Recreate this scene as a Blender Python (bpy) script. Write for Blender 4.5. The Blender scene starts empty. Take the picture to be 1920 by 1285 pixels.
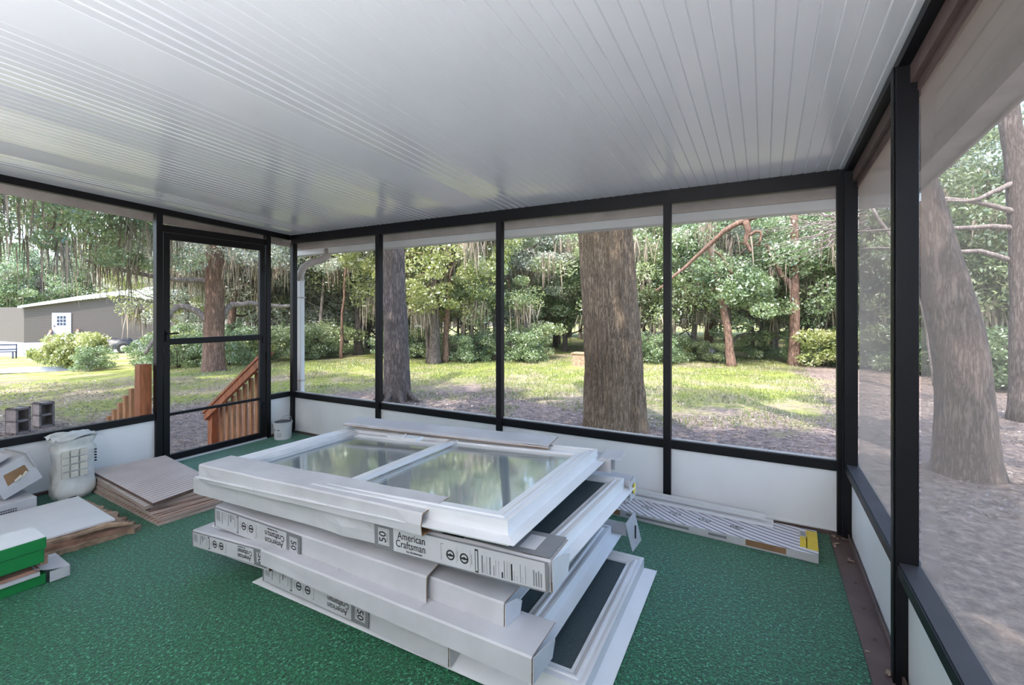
import bpy, bmesh, math, random
import numpy as np
from mathutils import Vector, Matrix, noise
C = bpy.context.scene
COL = C.collection
PI = math.pi

# ------------------------------------------------------------------ camera, sky, sun, exposure
F, CAMH, CX, CY = 868.0, 1.35, 960.0, 584.0
YAW = math.atan(472.0 / 868.0)
SN, CS = math.sin(YAW), math.cos(YAW)
cam = bpy.data.cameras.new('camera'); cam_o = bpy.data.objects.new('camera', cam); COL.objects.link(cam_o)
cam.sensor_width = 36; cam.lens = F / 1920 * 36; cam.shift_y = -(642.5 - CY) / 1920
cam.clip_start = 0.05; cam.clip_end = 400
cam_o.location = (0, 0, CAMH); cam_o.rotation_euler = (PI / 2, 0, YAW)
C.camera = cam_o
C.view_settings.view_transform = 'Standard'; C.view_settings.look = 'None'
C.view_settings.gamma = 1; C.view_settings.use_curve_mapping = False
C.view_settings.exposure = 1.2

W = bpy.data.worlds.new('sky'); C.world = W; W.use_nodes = True
nt = W.node_tree; nt.nodes.clear()
sky = nt.nodes.new('ShaderNodeTexSky'); sky.sky_type = 'NISHITA'; sky.sun_disc = False
SUN_EL, SUN_AZ = math.radians(58), math.radians(195)
sky.sun_elevation = SUN_EL; sky.sun_rotation = SUN_AZ; sky.air_density = 1.0; sky.dust_density = 2.5; sky.ozone_density = 1
bg = nt.nodes.new('ShaderNodeBackground'); bg.inputs[1].default_value = 0.43
out = nt.nodes.new('ShaderNodeOutputWorld')
nt.links.new(sky.outputs[0], bg.inputs[0]); nt.links.new(bg.outputs[0], out.inputs[0])
sun = bpy.data.lights.new('sun', 'SUN'); sun.energy = 3.3; sun.angle = math.radians(0.9); sun.color = (1, .95, .86)
sun_o = bpy.data.objects.new('sun', sun); COL.objects.link(sun_o)
SUNDIR = Vector((-0.16, 0.56, -1.0)).normalized()
sun_o.rotation_euler = SUNDIR.to_track_quat('-Z', 'Y').to_euler()
C.cycles.max_bounces = 7; C.cycles.diffuse_bounces = 4; C.cycles.glossy_bounces = 3
C.cycles.transmission_bounces = 3; C.cycles.transparent_max_bounces = 8
C.cycles.use_denoising = True
C.cycles.caustics_reflective = False; C.cycles.caustics_refractive = False
C.cycles.sample_clamp_indirect = 6

# ------------------------------------------------------------------ materials
def newmat(name):
    m = bpy.data.materials.new(name); m.use_nodes = True
    n = m.node_tree; b = n.nodes['Principled BSDF']
    return m, n, b
def L(n, a, b): n.links.new(a, b)
def tc(n, scale=(1, 1, 1), kind='Object'):
    t = n.nodes.new('ShaderNodeTexCoord'); mp = n.nodes.new('ShaderNodeMapping')
    mp.inputs['Scale'].default_value = scale
    L(n, t.outputs[kind], mp.inputs[0]); return mp.outputs[0]
def noise_n(n, vec, scale, detail=3, rough=.55):
    t = n.nodes.new('ShaderNodeTexNoise'); t.inputs['Scale'].default_value = scale
    t.inputs['Detail'].default_value = detail; t.inputs['Roughness'].default_value = rough
    L(n, vec, t.inputs['Vector']); return t.outputs[0]
def ramp(n, fac, stops):
    r = n.nodes.new('ShaderNodeValToRGB'); e = r.color_ramp.elements
    while len(e) > len(stops): e.remove(e[-1])
    while len(e) < len(stops): e.new(1)
    for k, (p, c) in enumerate(stops):
        e[k].position = p; e[k].color = (*c, 1) if len(c) == 3 else c
    L(n, fac, r.inputs[0]); return r.outputs[0]
def bump(n, b, h, strength=.3, dist=.01):
    k = n.nodes.new('ShaderNodeBump'); k.inputs['Strength'].default_value = strength; k.inputs['Distance'].default_value = dist
    L(n, h, k.inputs['Height']); L(n, k.outputs[0], b.inputs['Normal'])
def mixc(n, fac, a, b):
    m = n.nodes.new('ShaderNodeMix'); m.data_type = 'RGBA'
    if isinstance(fac, float): m.inputs[0].default_value = fac
    else: L(n, fac, m.inputs[0])
    for s, v in ((6, a), (7, b)):
        if isinstance(v, tuple): m.inputs[s].default_value = (*v, 1)
        else: L(n, v, m.inputs[s])
    return m.outputs[2]
def mat(name, col, rough=.5, var=.12, vs=6., bs=0., bscale=40., metal=0., spec=.5, stretch=(1, 1, 1), col2=None):
    m, n, b = newmat(name)
    v = tc(n, stretch); f = noise_n(n, v, vs, 4)
    c2 = col2 or tuple(c * (1 - var * 2) for c in col)
    L(n, ramp(n, f, [(.3, c2), (.65, col)]), b.inputs['Base Color'])
    b.inputs['Roughness'].default_value = rough; b.inputs['Metallic'].default_value = metal
    b.inputs['Specular IOR Level'].default_value = spec
    if bs: bump(n, b, noise_n(n, v, bscale, 3), bs, .005)
    return m
M = {}
M['black'] = mat('black_aluminium', (.005, .005, .007), .45, .2, 3, .05, 90, spec=.28)
M['brown'] = mat('brown_aluminium', (.13, .085, .075), .55, .2, 5, .1, 60)
M['railtop'] = mat('dusty_sill', (.055, .052, .06), .5, .2, 4)
M['panel'] = mat('white_kick_panel', (.85, .855, .86), .42, .03, 2.5, .02, 8)
M['ceil'] = mat('white_gloss_panel', (.86, .87, .90), .17, .02, 1.5)
M['soffit'] = mat('tan_soffit', (.50, .44, .39), .6, .06, 2)
M['beige'] = mat('beige_fascia', (.60, .54, .49), .6, .12, 5)
M['white'] = mat('white_paint', (.80, .80, .78), .45, .04, 4)
M['vinyl'] = mat('white_vinyl', (.74, .75, .765), .32, .04, 5)
M['vinyl_old'] = mat('scuffed_vinyl', (.72, .73, .74), .4, .1, 9)
M['card'] = mat('white_cardboard', (.57, .57, .59), .7, .10, 3.5, .25, 7)
M['kraft'] = mat('brown_cardboard', (.30, .17, .085), .85, .15, 8)
M['grey'] = mat('grey_print', (.20, .205, .215), .6, .08, 8)
M['lgrey'] = mat('light_grey_print', (.55, .55, .57), .6, .05, 8)
M['ink'] = mat('black_ink', (.02, .02, .022), .6, .1, 8)
M['yellow'] = mat('yellow_tape', (.85, .62, .02), .4, .1, 6)
M['green'] = mat('green_carton', (.006, .20, .045), .5, .05, 4)
M['wood_or'] = mat('cedar_stained', (.50, .17, .065), .6, .25, 5, .25, 30, stretch=(6, 6, 1))
M['wood_pick'] = mat('cedar_picket', (.52, .26, .12), .65, .25, 5, .25, 30, stretch=(6, 6, 1))
M['ply_top'] = mat('pale_pinkish_board', (.74, .68, .66), .38, .08, 3)
M['ply_edge'] = mat('board_edge_brown', (.34, .19, .13), .8, .25, 14, .3, 30)
M['kraft2'] = mat('pinkish_cardboard', (.50, .27, .19), .85, .12, 8)
M['ply_light'] = mat('pale_board_edge', (.55, .45, .40), .7, .15, 10)
M['ply_dark'] = mat('dark_board_edge', (.16, .10, .08), .8, .2, 12)
M['groove'] = mat('board_groove', (.47, .385, .34), .7, .1, 6)
M['torn'] = mat('torn_brown_board', (.42, .29, .20), .9, .3, 16, .6, 25)
M['bag'] = mat('translucent_plastic', (.72, .73, .70), .28, .12, 8, .5, 14)
M['bagcream'] = mat('cream_print', (.62, .60, .52), .35, .1, 12, .4, 16)
M['debris'] = mat('dry_leaf', (.45, .33, .25), .8, .3, 10)
M['concrete'] = mat('concrete_block', (.25, .21, .20), .9, .2, 12, .5, 40)
M['home'] = mat('grey_siding', (.16, .145, .14), .6, .06, 3)
M['skirt'] = mat('white_skirting', (.42, .45, .52), .6, .08, 3)
M['metal'] = mat('galvanised_roof', (.62, .65, .70), .4, .1, 3)
M['tarp'] = mat('black_tarp', (.015, .016, .02), .45, .3, 5, .8, 6)
M['blue'] = mat('dark_blue_metal', (.03, .045, .09), .5, .2, 5)
M['tire'] = mat('rubber', (.015, .015, .015), .7, .2, 6)
M['moss'] = mat('spanish_moss', (.34, .29, .23), .9, .25, 5)
M['steel'] = mat('steel_wire', (.6, .6, .6), .3, .05, 5, metal=.9)
M['lid'] = mat('grey_lid', (.10, .10, .10), .5, .1, 9)

def mat_siding():
    m, n, b = newmat('lap_siding')
    t = n.nodes.new('ShaderNodeTexCoord'); s = n.nodes.new('ShaderNodeSeparateXYZ'); L(n, t.outputs['Object'], s.inputs[0])
    w = n.nodes.new('ShaderNodeMath'); w.operation = 'FRACT'
    k = n.nodes.new('ShaderNodeMath'); k.operation = 'MULTIPLY'; k.inputs[1].default_value = 6.5
    L(n, s.outputs[2], k.inputs[0]); L(n, k.outputs[0], w.inputs[0])
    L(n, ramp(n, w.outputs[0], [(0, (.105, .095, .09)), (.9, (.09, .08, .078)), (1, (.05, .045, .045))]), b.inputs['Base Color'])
    bump(n, b, w.outputs[0], .6, .03); b.inputs['Roughness'].default_value = .6
    return m
M['siding'] = mat_siding()

def mat_bark(name, dark, light, sc=1.0, bs=.9):
    m, n, b = newmat(name)
    v = tc(n, (13 * sc, 13 * sc, 2.0 * sc))
    f = noise_n(n, v, 2.0, 7, .72)
    # ridged: furrows where the noise crosses its middle value
    a = n.nodes.new('ShaderNodeMath'); a.operation = 'SUBTRACT'; a.inputs[1].default_value = .5; L(n, f, a.inputs[0])
    ab = n.nodes.new('ShaderNodeMath'); ab.operation = 'ABSOLUTE'; L(n, a.outputs[0], ab.inputs[0])
    g = noise_n(n, tc(n, (2.2, 2.2, 1.1)), 1.2, 5)
    c = ramp(n, ab.outputs[0], [(.0, dark), (.045, tuple(x * .55 + y * .45 for x, y in zip(dark, light))), (.13, light)])
    c = mixc(n, ramp(n, g, [(.45, (0, 0, 0)), (.7, (.55, .55, .55))]), c, tuple(x * .55 for x in light))
    L(n, c, b.inputs['Base Color']); b.inputs['Roughness'].default_value = .9; b.inputs['Specular IOR Level'].default_value = .2
    bump(n, b, ab.outputs[0], bs, .06)
    return m
M['bark'] = mat_bark('oak_bark', (.085, .062, .045), (.46, .345, .245), 1.0, 1.0)
M['bark_grey'] = mat_bark('grey_bark', (.055, .045, .042), (.26, .215, .20), .8, .8)
M['bark_red'] = mat_bark('reddish_bark', (.09, .055, .042), (.36, .235, .185), .7, .7)
M['bark_pale'] = mat_bark('pale_branch_bark', (.13, .105, .10), (.42, .37, .35), .8, .4)
M['bark_lean'] = mat_bark('brown_bark', (.07, .055, .048), (.27, .21, .185), .8, .7)

def mat_leaf(name, c1, c2, c3):
    m = bpy.data.materials.new(name); m.use_nodes = True; n = m.node_tree; n.nodes.clear()
    g = n.nodes.new('ShaderNodeNewGeometry')
    f = noise_n(n, g.outputs['Position'], 1.1, 3, .6); f2 = noise_n(n, g.outputs['Position'], 14, 1)
    a = n.nodes.new('ShaderNodeMath'); a.operation = 'ADD'; L(n, f, a.inputs[0])
    k = n.nodes.new('ShaderNodeMath'); k.operation = 'MULTIPLY_ADD'; k.inputs[1].default_value = .6; k.inputs[2].default_value = -.3
    L(n, f2, k.inputs[0]); L(n, k.outputs[0], a.inputs[1])
    c = ramp(n, a.outputs[0], [(.3, c1), (.5, c2), (.72, c3)])
    d = n.nodes.new('ShaderNodeBsdfDiffuse'); tr = n.nodes.new('ShaderNodeBsdfTranslucent'); gl = n.nodes.new('ShaderNodeBsdfGlossy')
    gl.inputs['Roughness'].default_value = .38; gl.inputs['Color'].default_value = (.9, .95, 1, 1)
    L(n, c, d.inputs[0]); L(n, c, tr.inputs[0])
    m1 = n.nodes.new('ShaderNodeMixShader'); m1.inputs[0].default_value = .45; L(n, d.outputs[0], m1.inputs[1]); L(n, tr.outputs[0], m1.inputs[2])
    m2 = n.nodes.new('ShaderNodeMixShader'); m2.inputs[0].default_value = .11; L(n, m1.outputs[0], m2.inputs[1]); L(n, gl.outputs[0], m2.inputs[2])
    o = n.nodes.new('ShaderNodeOutputMaterial'); L(n, m2.outputs[0], o.inputs[0])
    return m
M['leaf_a'] = mat_leaf('oak_leaves', (.13, .19, .07), (.30, .38, .17), (.50, .56, .30))
M['leaf_b'] = mat_leaf('silvery_leaves', (.20, .24, .17), (.42, .47, .36), (.64, .67, .56))
M['leaf_c'] = mat_leaf('yellow_green_leaves', (.17, .22, .05), (.36, .41, .13), (.56, .58, .26))
M['leaf_d'] = mat_leaf('deep_green_leaves', (.09, .15, .06), (.22, .32, .14), (.42, .52, .28))
M['grass_blade'] = mat_leaf('grass_blades', (.10, .16, .03), (.25, .31, .07), (.46, .43, .18))
M['litter'] = mat_leaf('fallen_leaves', (.12, .09, .075), (.29, .22, .185), (.52, .43, .37))

def mat_screen(name, dens, col):
    m = bpy.data.materials.new(name); m.use_nodes = True; n = m.node_tree; n.nodes.clear()
    g = n.nodes.new('ShaderNodeNewGeometry')
    dot = n.nodes.new('ShaderNodeVectorMath'); dot.operation = 'DOT_PRODUCT'
    L(n, g.outputs['Normal'], dot.inputs[0]); L(n, g.outputs['Incoming'], dot.inputs[1])
    ab = n.nodes.new('ShaderNodeMath'); ab.operation = 'ABSOLUTE'; L(n, dot.outputs['Value'], ab.inputs[0])
    mx = n.nodes.new('ShaderNodeMath'); mx.operation = 'MAXIMUM'; mx.inputs[1].default_value = .04; L(n, ab.outputs[0], mx.inputs[0])
    # a woven mesh covers more of the view the more obliquely it is looked through
    dv = n.nodes.new('ShaderNodeMath'); dv.operation = 'DIVIDE'; dv.inputs[0].default_value = dens; L(n, mx.outputs[0], dv.inputs[1]); dv.use_clamp = True
    mi = n.nodes.new('ShaderNodeMath'); mi.operation = 'MINIMUM'; mi.inputs[1].default_value = .86; L(n, dv.outputs[0], mi.inputs[0])
    t = n.nodes.new('ShaderNodeBsdfTransparent'); d = n.nodes.new('ShaderNodeBsdfDiffuse'); tl = n.nodes.new('ShaderNodeBsdfTranslucent')
    d.inputs[0].default_value = (*col, 1); tl.inputs[0].default_value = (*col, 1)
    s1 = n.nodes.new('ShaderNodeMixShader'); s1.inputs[0].default_value = .5; L(n, d.outputs[0], s1.inputs[1]); L(n, tl.outputs[0], s1.inputs[2])
    s2 = n.nodes.new('ShaderNodeMixShader'); L(n, mi.outputs[0], s2.inputs[0]); L(n, t.outputs[0], s2.inputs[1]); L(n, s1.outputs[0], s2.inputs[2])
    o = n.nodes.new('ShaderNodeOutputMaterial'); L(n, s2.outputs[0], o.inputs[0])
    return m
M['screen'] = mat_screen('fine_insect_mesh', .03, (.35, .33, .31))
M['screen_dusty'] = mat_screen('dusty_insect_mesh', .108, (.44, .37, .315))

def mat_glass():
    m = bpy.data.materials.new('window_glass'); m.use_nodes = True; n = m.node_tree; n.nodes.clear()
    t = n.nodes.new('ShaderNodeBsdfTransparent'); t.inputs[0].default_value = (.90, .93, .93, 1)
    g = n.nodes.new('ShaderNodeBsdfGlossy'); g.inputs['Roughness'].default_value = .055; g.inputs[0].default_value = (1, 1, 1, 1)
    ge = n.nodes.new('ShaderNodeNewGeometry'); dt = n.nodes.new('ShaderNodeVectorMath'); dt.operation = 'DOT_PRODUCT'
    L(n, ge.outputs['Normal'], dt.inputs[0]); L(n, ge.outputs['Incoming'], dt.inputs[1])
    ab = n.nodes.new('ShaderNodeMath'); ab.operation = 'ABSOLUTE'; L(n, dt.outputs['Value'], ab.inputs[0])
    om = n.nodes.new('ShaderNodeMath'); om.operation = 'SUBTRACT'; om.inputs[0].default_value = 1; L(n, ab.outputs[0], om.inputs[1])
    pw = n.nodes.new('ShaderNodeMath'); pw.operation = 'POWER'; pw.inputs[1].default_value = 4; L(n, om.outputs[0], pw.inputs[0])
    b = n.nodes.new('ShaderNodeMath'); b.operation = 'MULTIPLY_ADD'; b.inputs[1].default_value = .75; b.inputs[2].default_value = .08; b.use_clamp = True
    L(n, pw.outputs[0], b.inputs[0])
    s = n.nodes.new('ShaderNodeMixShader'); L(n, b.outputs[0], s.inputs[0]); L(n, t.outputs[0], s.inputs[1]); L(n, g.outputs[0], s.inputs[2])
    o = n.nodes.new('ShaderNodeOutputMaterial'); L(n, s.outputs[0], o.inputs[0]); return m
M['glass'] = mat_glass()

def mat_turf():
    m, n, b = newmat('green_artificial_turf')
    v = tc(n)
    f = noise_n(n, v, 62, 2, .75); g = noise_n(n, v, 120, 2, .6); h = noise_n(n, v, 1.8, 3)
    a = n.nodes.new('ShaderNodeMath'); a.operation = 'MULTIPLY_ADD'; a.inputs[1].default_value = .5; L(n, g, a.inputs[0])
    k = n.nodes.new('ShaderNodeMath'); k.operation = 'MULTIPLY'; k.inputs[1].default_value = .5; L(n, f, k.inputs[0]); L(n, k.outputs[0], a.inputs[2])
    c = ramp(n, a.outputs[0], [(.40, (.0, .016, .004)), (.50, (.0, .082, .022)), (.575, (.003, .19, .062)), (.645, (.20, .54, .41))])
    c = mixc(n, ramp(n, h, [(.35, (0, 0, 0)), (.7, (.25, .25, .25))]), c, (.001, .075, .02))
    L(n, c, b.inputs['Base Color'])
    b.inputs['Roughness'].default_value = .45; b.inputs['Specular IOR Level'].default_value = .5
    b.inputs['Sheen Weight'].default_value = .35; b.inputs['Sheen Roughness'].default_value = .35; b.inputs['Sheen Tint'].default_value = (.6, .95, .9, 1)
    bump(n, b, a.outputs[0], 1.0, .012)
    return m
M['turf'] = mat_turf()

def mat_ground():
    m, n, b = newmat('yard_ground')
    t = n.nodes.new('ShaderNodeTexCoord')
    v = t.outputs['Object']
    s = n.nodes.new('ShaderNodeSeparateXYZ'); L(n, v, s.inputs[0])
    fine = noise_n(n, v, 9, 6, .75); med = noise_n(n, v, .9, 4, .6); big = noise_n(n, v, .25, 3)
    grass = ramp(n, fine, [(.3, (.07, .11, .022)), (.5, (.21, .25, .06)), (.7, (.37, .35, .14))])
    dry = noise_n(n, v, .7, 5, .65)
    grass = mixc(n, ramp(n, dry, [(.46, (0, 0, 0)), (.60, (.85, .85, .85))]), grass, ramp(n, fine, [(.3, (.20, .16, .10)), (.7, (.46, .39, .28))]))
    lit = ramp(n, fine, [(.32, (.08, .065, .06)), (.48, (.20, .16, .145)), (.62, (.34, .27, .235)), (.72, (.50, .42, .37))])
    # leaf litter lies around the porch (small y) and to the right, lawn beyond it
    yy = n.nodes.new('ShaderNodeMath'); yy.operation = 'MULTIPLY_ADD'; yy.inputs[1].default_value = .40; yy.inputs[2].default_value = -3.72
    L(n, s.outputs[1], yy.inputs[0])
    mm = n.nodes.new('ShaderNodeMath'); mm.operation = 'MULTIPLY_ADD'; mm.inputs[1].default_value = 3.4; mm.inputs[2].default_value = -1.5
    L(n, med, mm.inputs[0])
    ad = n.nodes.new('ShaderNodeMath'); ad.operation = 'ADD'; L(n, yy.outputs[0], ad.inputs[0]); L(n, mm.outputs[0], ad.inputs[1]); 
    # right of x = 1 the lawn ends
    xr = n.nodes.new('ShaderNodeMapRange'); xr.inputs[1].default_value = .6; xr.inputs[2].default_value = 3.0; xr.inputs[3].default_value = 0; xr.inputs[4].default_value = -4
    L(n, s.outputs[0], xr.inputs[0])
    xl = n.nodes.new('ShaderNodeMapRange'); xl.inputs[1].default_value = -7.5; xl.inputs[2].default_value = -12; xl.inputs[3].default_value = 0; xl.inputs[4].default_value = 3.0
    L(n, s.outputs[0], xl.inputs[0])
    yf = n.nodes.new('ShaderNodeMapRange'); yf.inputs[1].default_value = 15.2; yf.inputs[2].default_value = 17; yf.inputs[3].default_value = 0; yf.inputs[4].default_value = -3
    L(n, s.outputs[1], yf.inputs[0])
    cur = ad.outputs[0]
    for o_ in (xr, xl, yf):
        q = n.nodes.new('ShaderNodeMath'); q.operation = 'ADD'; L(n, cur, q.inputs[0]); L(n, o_.outputs[0], q.inputs[1]); cur = q.outputs[0]
    cl = n.nodes.new('ShaderNodeClamp'); L(n, cur, cl.inputs[0])
    L(n, mixc(n, cl.outputs[0], lit, grass), b.inputs['Base Color'])
    b.inputs['Roughness'].default_value = .95; b.inputs['Specular IOR Level'].default_value = .2
    bump(n, b, fine, .8, .05)
    return m
M['ground'] = mat_ground()

# ------------------------------------------------------------------ mesh helpers
class MB:
    def __init__(s): s.v = []; s.f = []; s.m = []; s.mats = []; s.cur = 0
    def use(s, m):
        if m not in s.mats: s.mats.append(m)
        s.cur = s.mats.index(m); return s
    def add(s, vs, fs, T=None, m=None):
        o = len(s.v)
        s.v += [tuple((T @ Vector(v)) if T is not None else v) for v in vs]
        s.f += [tuple(o + i for i in f) for f in fs]
        s.m += ([s.cur] * len(fs)) if m is None else m
        return s
    def box(s, x0, x1, y0, y1, z0, z1, T=None):
        vs = [(x, y, z) for z in (z0, z1) for y in (y0, y1) for x in (x0, x1)]
        return s.add(vs, [(0, 2, 3, 1), (4, 5, 7, 6), (0, 1, 5, 4), (2, 6, 7, 3), (0, 4, 6, 2), (1, 3, 7, 5)], T)
    def quad(s, a, b, c, d, T=None): return s.add([a, b, c, d], [(0, 1, 2, 3)], T)
    def prism(s, poly, z0, z1, T=None):  # poly in xy, extruded along z
        n = len(poly); vs = [(x, y, z0) for x, y in poly] + [(x, y, z1) for x, y in poly]
        return s.add(vs, [tuple(range(n))[::-1], tuple(range(n, 2 * n))] + [(i, (i + 1) % n, n + (i + 1) % n, n + i) for i in range(n)], T)
    def tube(s, pts, rads, seg=10, cap=True, T=None, fn=None):
        rings = []; pts = [Vector(p) for p in pts]; up = Vector((0.13, 0.31, 1))
        prev = None
        for i, p in enumerate(pts):
            d = (pts[min(i + 1, len(pts) - 1)] - pts[max(i - 1, 0)]).normalized()
            if prev is None:
                a = d.cross(Vector((1, 0, 0)) if abs(d.x) < .8 else Vector((0, 1, 0))).normalized()
            else: a = (prev - d * prev.dot(d)).normalized()
            prev = a; b = d.cross(a)
            r = rads[i] if hasattr(rads, '__len__') else rads
            rg = []
            for k in range(seg):
                t = 2 * PI * k / seg; rr = r * (fn(t, p, i) if fn else 1)
                rg.append(tuple(p + a * (math.cos(t) * rr) + b * (math.sin(t) * rr)))
            rings.append(rg)
        vs = [v for r in rings for v in r]; fs = []
        for i in range(len(pts) - 1):
            for k in range(seg):
                fs.append((i * seg + k, i * seg + (k + 1) % seg, (i + 1) * seg + (k + 1) % seg, (i + 1) * seg + k))
        if cap: fs += [tuple(range(seg))[::-1], tuple(range(len(vs) - seg, len(vs)))]
        return s.add(vs, fs, T)
    def lathe(s, prof, seg=24, T=None):  # prof [(r,z)]
        vs = [(r * math.cos(2 * PI * k / seg), r * math.sin(2 * PI * k / seg), z) for r, z in prof for k in range(seg)]
        fs = [(i * seg + k, i * seg + (k + 1) % seg, (i + 1) * seg + (k + 1) % seg, (i + 1) * seg + k) for i in range(len(prof) - 1) for k in range(seg)]
        return s.add(vs, fs, T)
    def ring(s, x0, x1, y0, y1, prof, T=None):  # prof: closed list of (inset, z) swept round a rectangle with mitred corners
        n = len(prof); vs = []
        for i, z in prof: vs += [(x0 + i, y0 + i, z), (x1 - i, y0 + i, z), (x1 - i, y1 - i, z), (x0 + i, y1 - i, z)]
        fs = []
        for a in range(n):
            b = (a + 1) % n
            for k in range(4): fs.append((a * 4 + k, a * 4 + (k + 1) % 4, b * 4 + (k + 1) % 4, b * 4 + k))
        return s.add(vs, fs, T)
    def build(s, name, mats=None, parent=None, smooth=False, bevel=0, fixn=True):
        me = bpy.data.meshes.new(name); me.from_pydata(s.v, [], s.f)
        ml = [M[k] for k in s.mats] if s.mats else [M[mats] if isinstance(mats, str) else mats]
        for m in ml: me.materials.append(m)
        if s.mats: me.polygons.foreach_set('material_index', s.m)
        if fixn:
            b = bmesh.new(); b.from_mesh(me); bmesh.ops.recalc_face_normals(b, faces=b.faces); b.to_mesh(me); b.free()
        if smooth: me.polygons.foreach_set('use_smooth', [True] * len(me.polygons))
        me.update()
        o = bpy.data.objects.new(name, me); COL.objects.link(o)
        if parent is not None: o.parent = parent
        if bevel:
            md = o.modifiers.new('bevel', 'BEVEL'); md.width = bevel; md.segments = 2; md.limit_method = 'ANGLE'
        return o
def tag(o, label, cat, group=None, kind=None):
    if label: o['label'] = label
    if cat: o['category'] = cat
    if group: o['group'] = group
    if kind or cat: o['kind'] = kind or 'thing'
    return o
ORD = 'first second third fourth fifth sixth seventh eighth ninth tenth eleventh twelfth thirteenth fourteenth fifteenth sixteenth seventeenth eighteenth nineteenth twentieth'.split() + ['twenty-first', 'twenty-second', 'twenty-third', 'twenty-fourth', 'twenty-fifth', 'twenty-sixth', 'twenty-seventh', 'twenty-eighth']
def struct(o, label=None):
    o['kind'] = 'structure'
    if label: o['label'] = label
    return o
def empty(name, loc=(0, 0, 0), rot=(0, 0, 0)):
    o = bpy.data.objects.new(name, None); o.location = loc; o.rotation_euler = rot; o.empty_display_size = .1; COL.objects.link(o); return o
def copy_thing(root):
    r = root.copy(); COL.objects.link(r)
    for ch in root.children:
        c = ch.copy(); COL.objects.link(c); c.parent = r
        for g in ch.children:
            d = g.copy(); COL.objects.link(d); d.parent = c
    return r
def arr_mesh(name, verts, nq, m, parent=None, k=4):
    me = bpy.data.meshes.new(name); n = len(verts)
    me.vertices.add(n); me.vertices.foreach_set('co', verts.astype(np.float32).ravel())
    me.loops.add(n); me.loops.foreach_set('vertex_index', np.arange(n, dtype=np.int32))
    me.polygons.add(n // k); me.polygons.foreach_set('loop_start', np.arange(0, n, k, dtype=np.int32))
    me.polygons.foreach_set('loop_total', np.full(n // k, k, dtype=np.int32))
    me.materials.append(M[m]); me.update(calc_edges=True)
    if parent == 'mesh': return me
    o = bpy.data.objects.new(name, me); COL.objects.link(o)
    if parent is not None: o.parent = parent
    return o
def text_mesh(body, size, T, mb, mname, align='LEFT', xs=1.0, bold=0.0):
    cu = bpy.data.curves.new('t', 'FONT'); cu.body = body; cu.size = size; cu.align_x = align; cu.space_line = .85; cu.offset = bold; cu.resolution_u = 3
    o = bpy.data.objects.new('t', cu); COL.objects.link(o)
    dg = bpy.context.evaluated_depsgraph_get(); dg.update()
    me = bpy.data.meshes.new_from_object(o.evaluated_get(dg))
    vs = [(v.co.x * xs, v.co.y, 0) for v in me.vertices]; fs = [tuple(p.vertices) for p in me.polygons]
    mb.use(mname).add(vs, fs, T)
    bpy.data.objects.remove(o); bpy.data.curves.remove(cu); bpy.data.meshes.remove(me)
def basis(o, x, y, z):
    m = Matrix.Identity(4)
    for i, a in enumerate((x, y, z)): m[0][i], m[1][i], m[2][i] = a
    m[0][3], m[1][3], m[2][3] = o; return m
def Tm(loc, rz=0, rx=0, ry=0):
    return Matrix.Translation(loc) @ Matrix.Rotation(rz, 4, 'Z') @ Matrix.Rotation(ry, 4, 'Y') @ Matrix.Rotation(rx, 4, 'X')

# ------------------------------------------------------------------ the porch: floor, ceiling, walls
XL, XR, YB, YN = -4.65, 0.42, 3.37, -1.3        # left wall, right wall, far wall, house wall
GZ = -.55
def ceil_z(y): return 2.20 + .0455 * (YB - y)
RAIL = .45; PT = .05

b = MB(); b.box(XL - .06, XR + .08, YN, YB + .06, -.05, 0.0)
struct(b.build('floor', 'turf'), 'green artificial turf laid over the porch floor')
b = MB(); b.box(XL - .06, XR + .08, YN, YB + .06, -.55, -.055)
struct(b.build('trim_1', 'white'))

# ceiling: interlocking narrow planks running towards the far wall, v groove between, each pan very slightly tilted
def build_ceiling():
    rnd = random.Random(4)
    vs = []; fs = []; x = XL - .02; pitch = .0603; k = 0; y0, y1 = YN, YB + .02
    tilt = 0
    while x < XR + .01:
        if k % 5 == 0: tilt = rnd.uniform(-.0019, .0019)
        t = tilt + rnd.uniform(-.0005, .0005)
        x1 = min(x + pitch, XR + .02); g = .0035
        pr = [(x, .005), (x + g, t), (x1 - g, -t), (x1, .005)]
        o = len(vs)
        for (px, dz) in pr:
            vs.append((px, y0, ceil_z(y0) + dz)); vs.append((px, y1, ceil_z(y1) + dz))
        for i in range(3): fs.append((o + 2 * i, o + 2 * i + 1, o + 2 * i + 3, o + 2 * i + 2))
        x = x1; k += 1
    m = MB(); m.add(vs, fs)
    # roof body above the planks
    m.add([(XL - .5, y, ceil_z(y) + dz) for y in (YN, YB + .40) for dz in (.02, .09)] + [(XR + .46, y, ceil_z(y) + dz) for y in (YN, YB + .40) for dz in (.02, .09)],
          [(0, 1, 3, 2), (4, 6, 7, 5), (0, 4, 5, 1), (2, 3, 7, 6), (0, 2, 6, 4), (1, 5, 7, 3)])
    return struct(m.build('ceiling', 'ceil', fixn=False), 'white glossy plank ceiling sloping down to the far wall')
build_ceiling()

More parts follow.
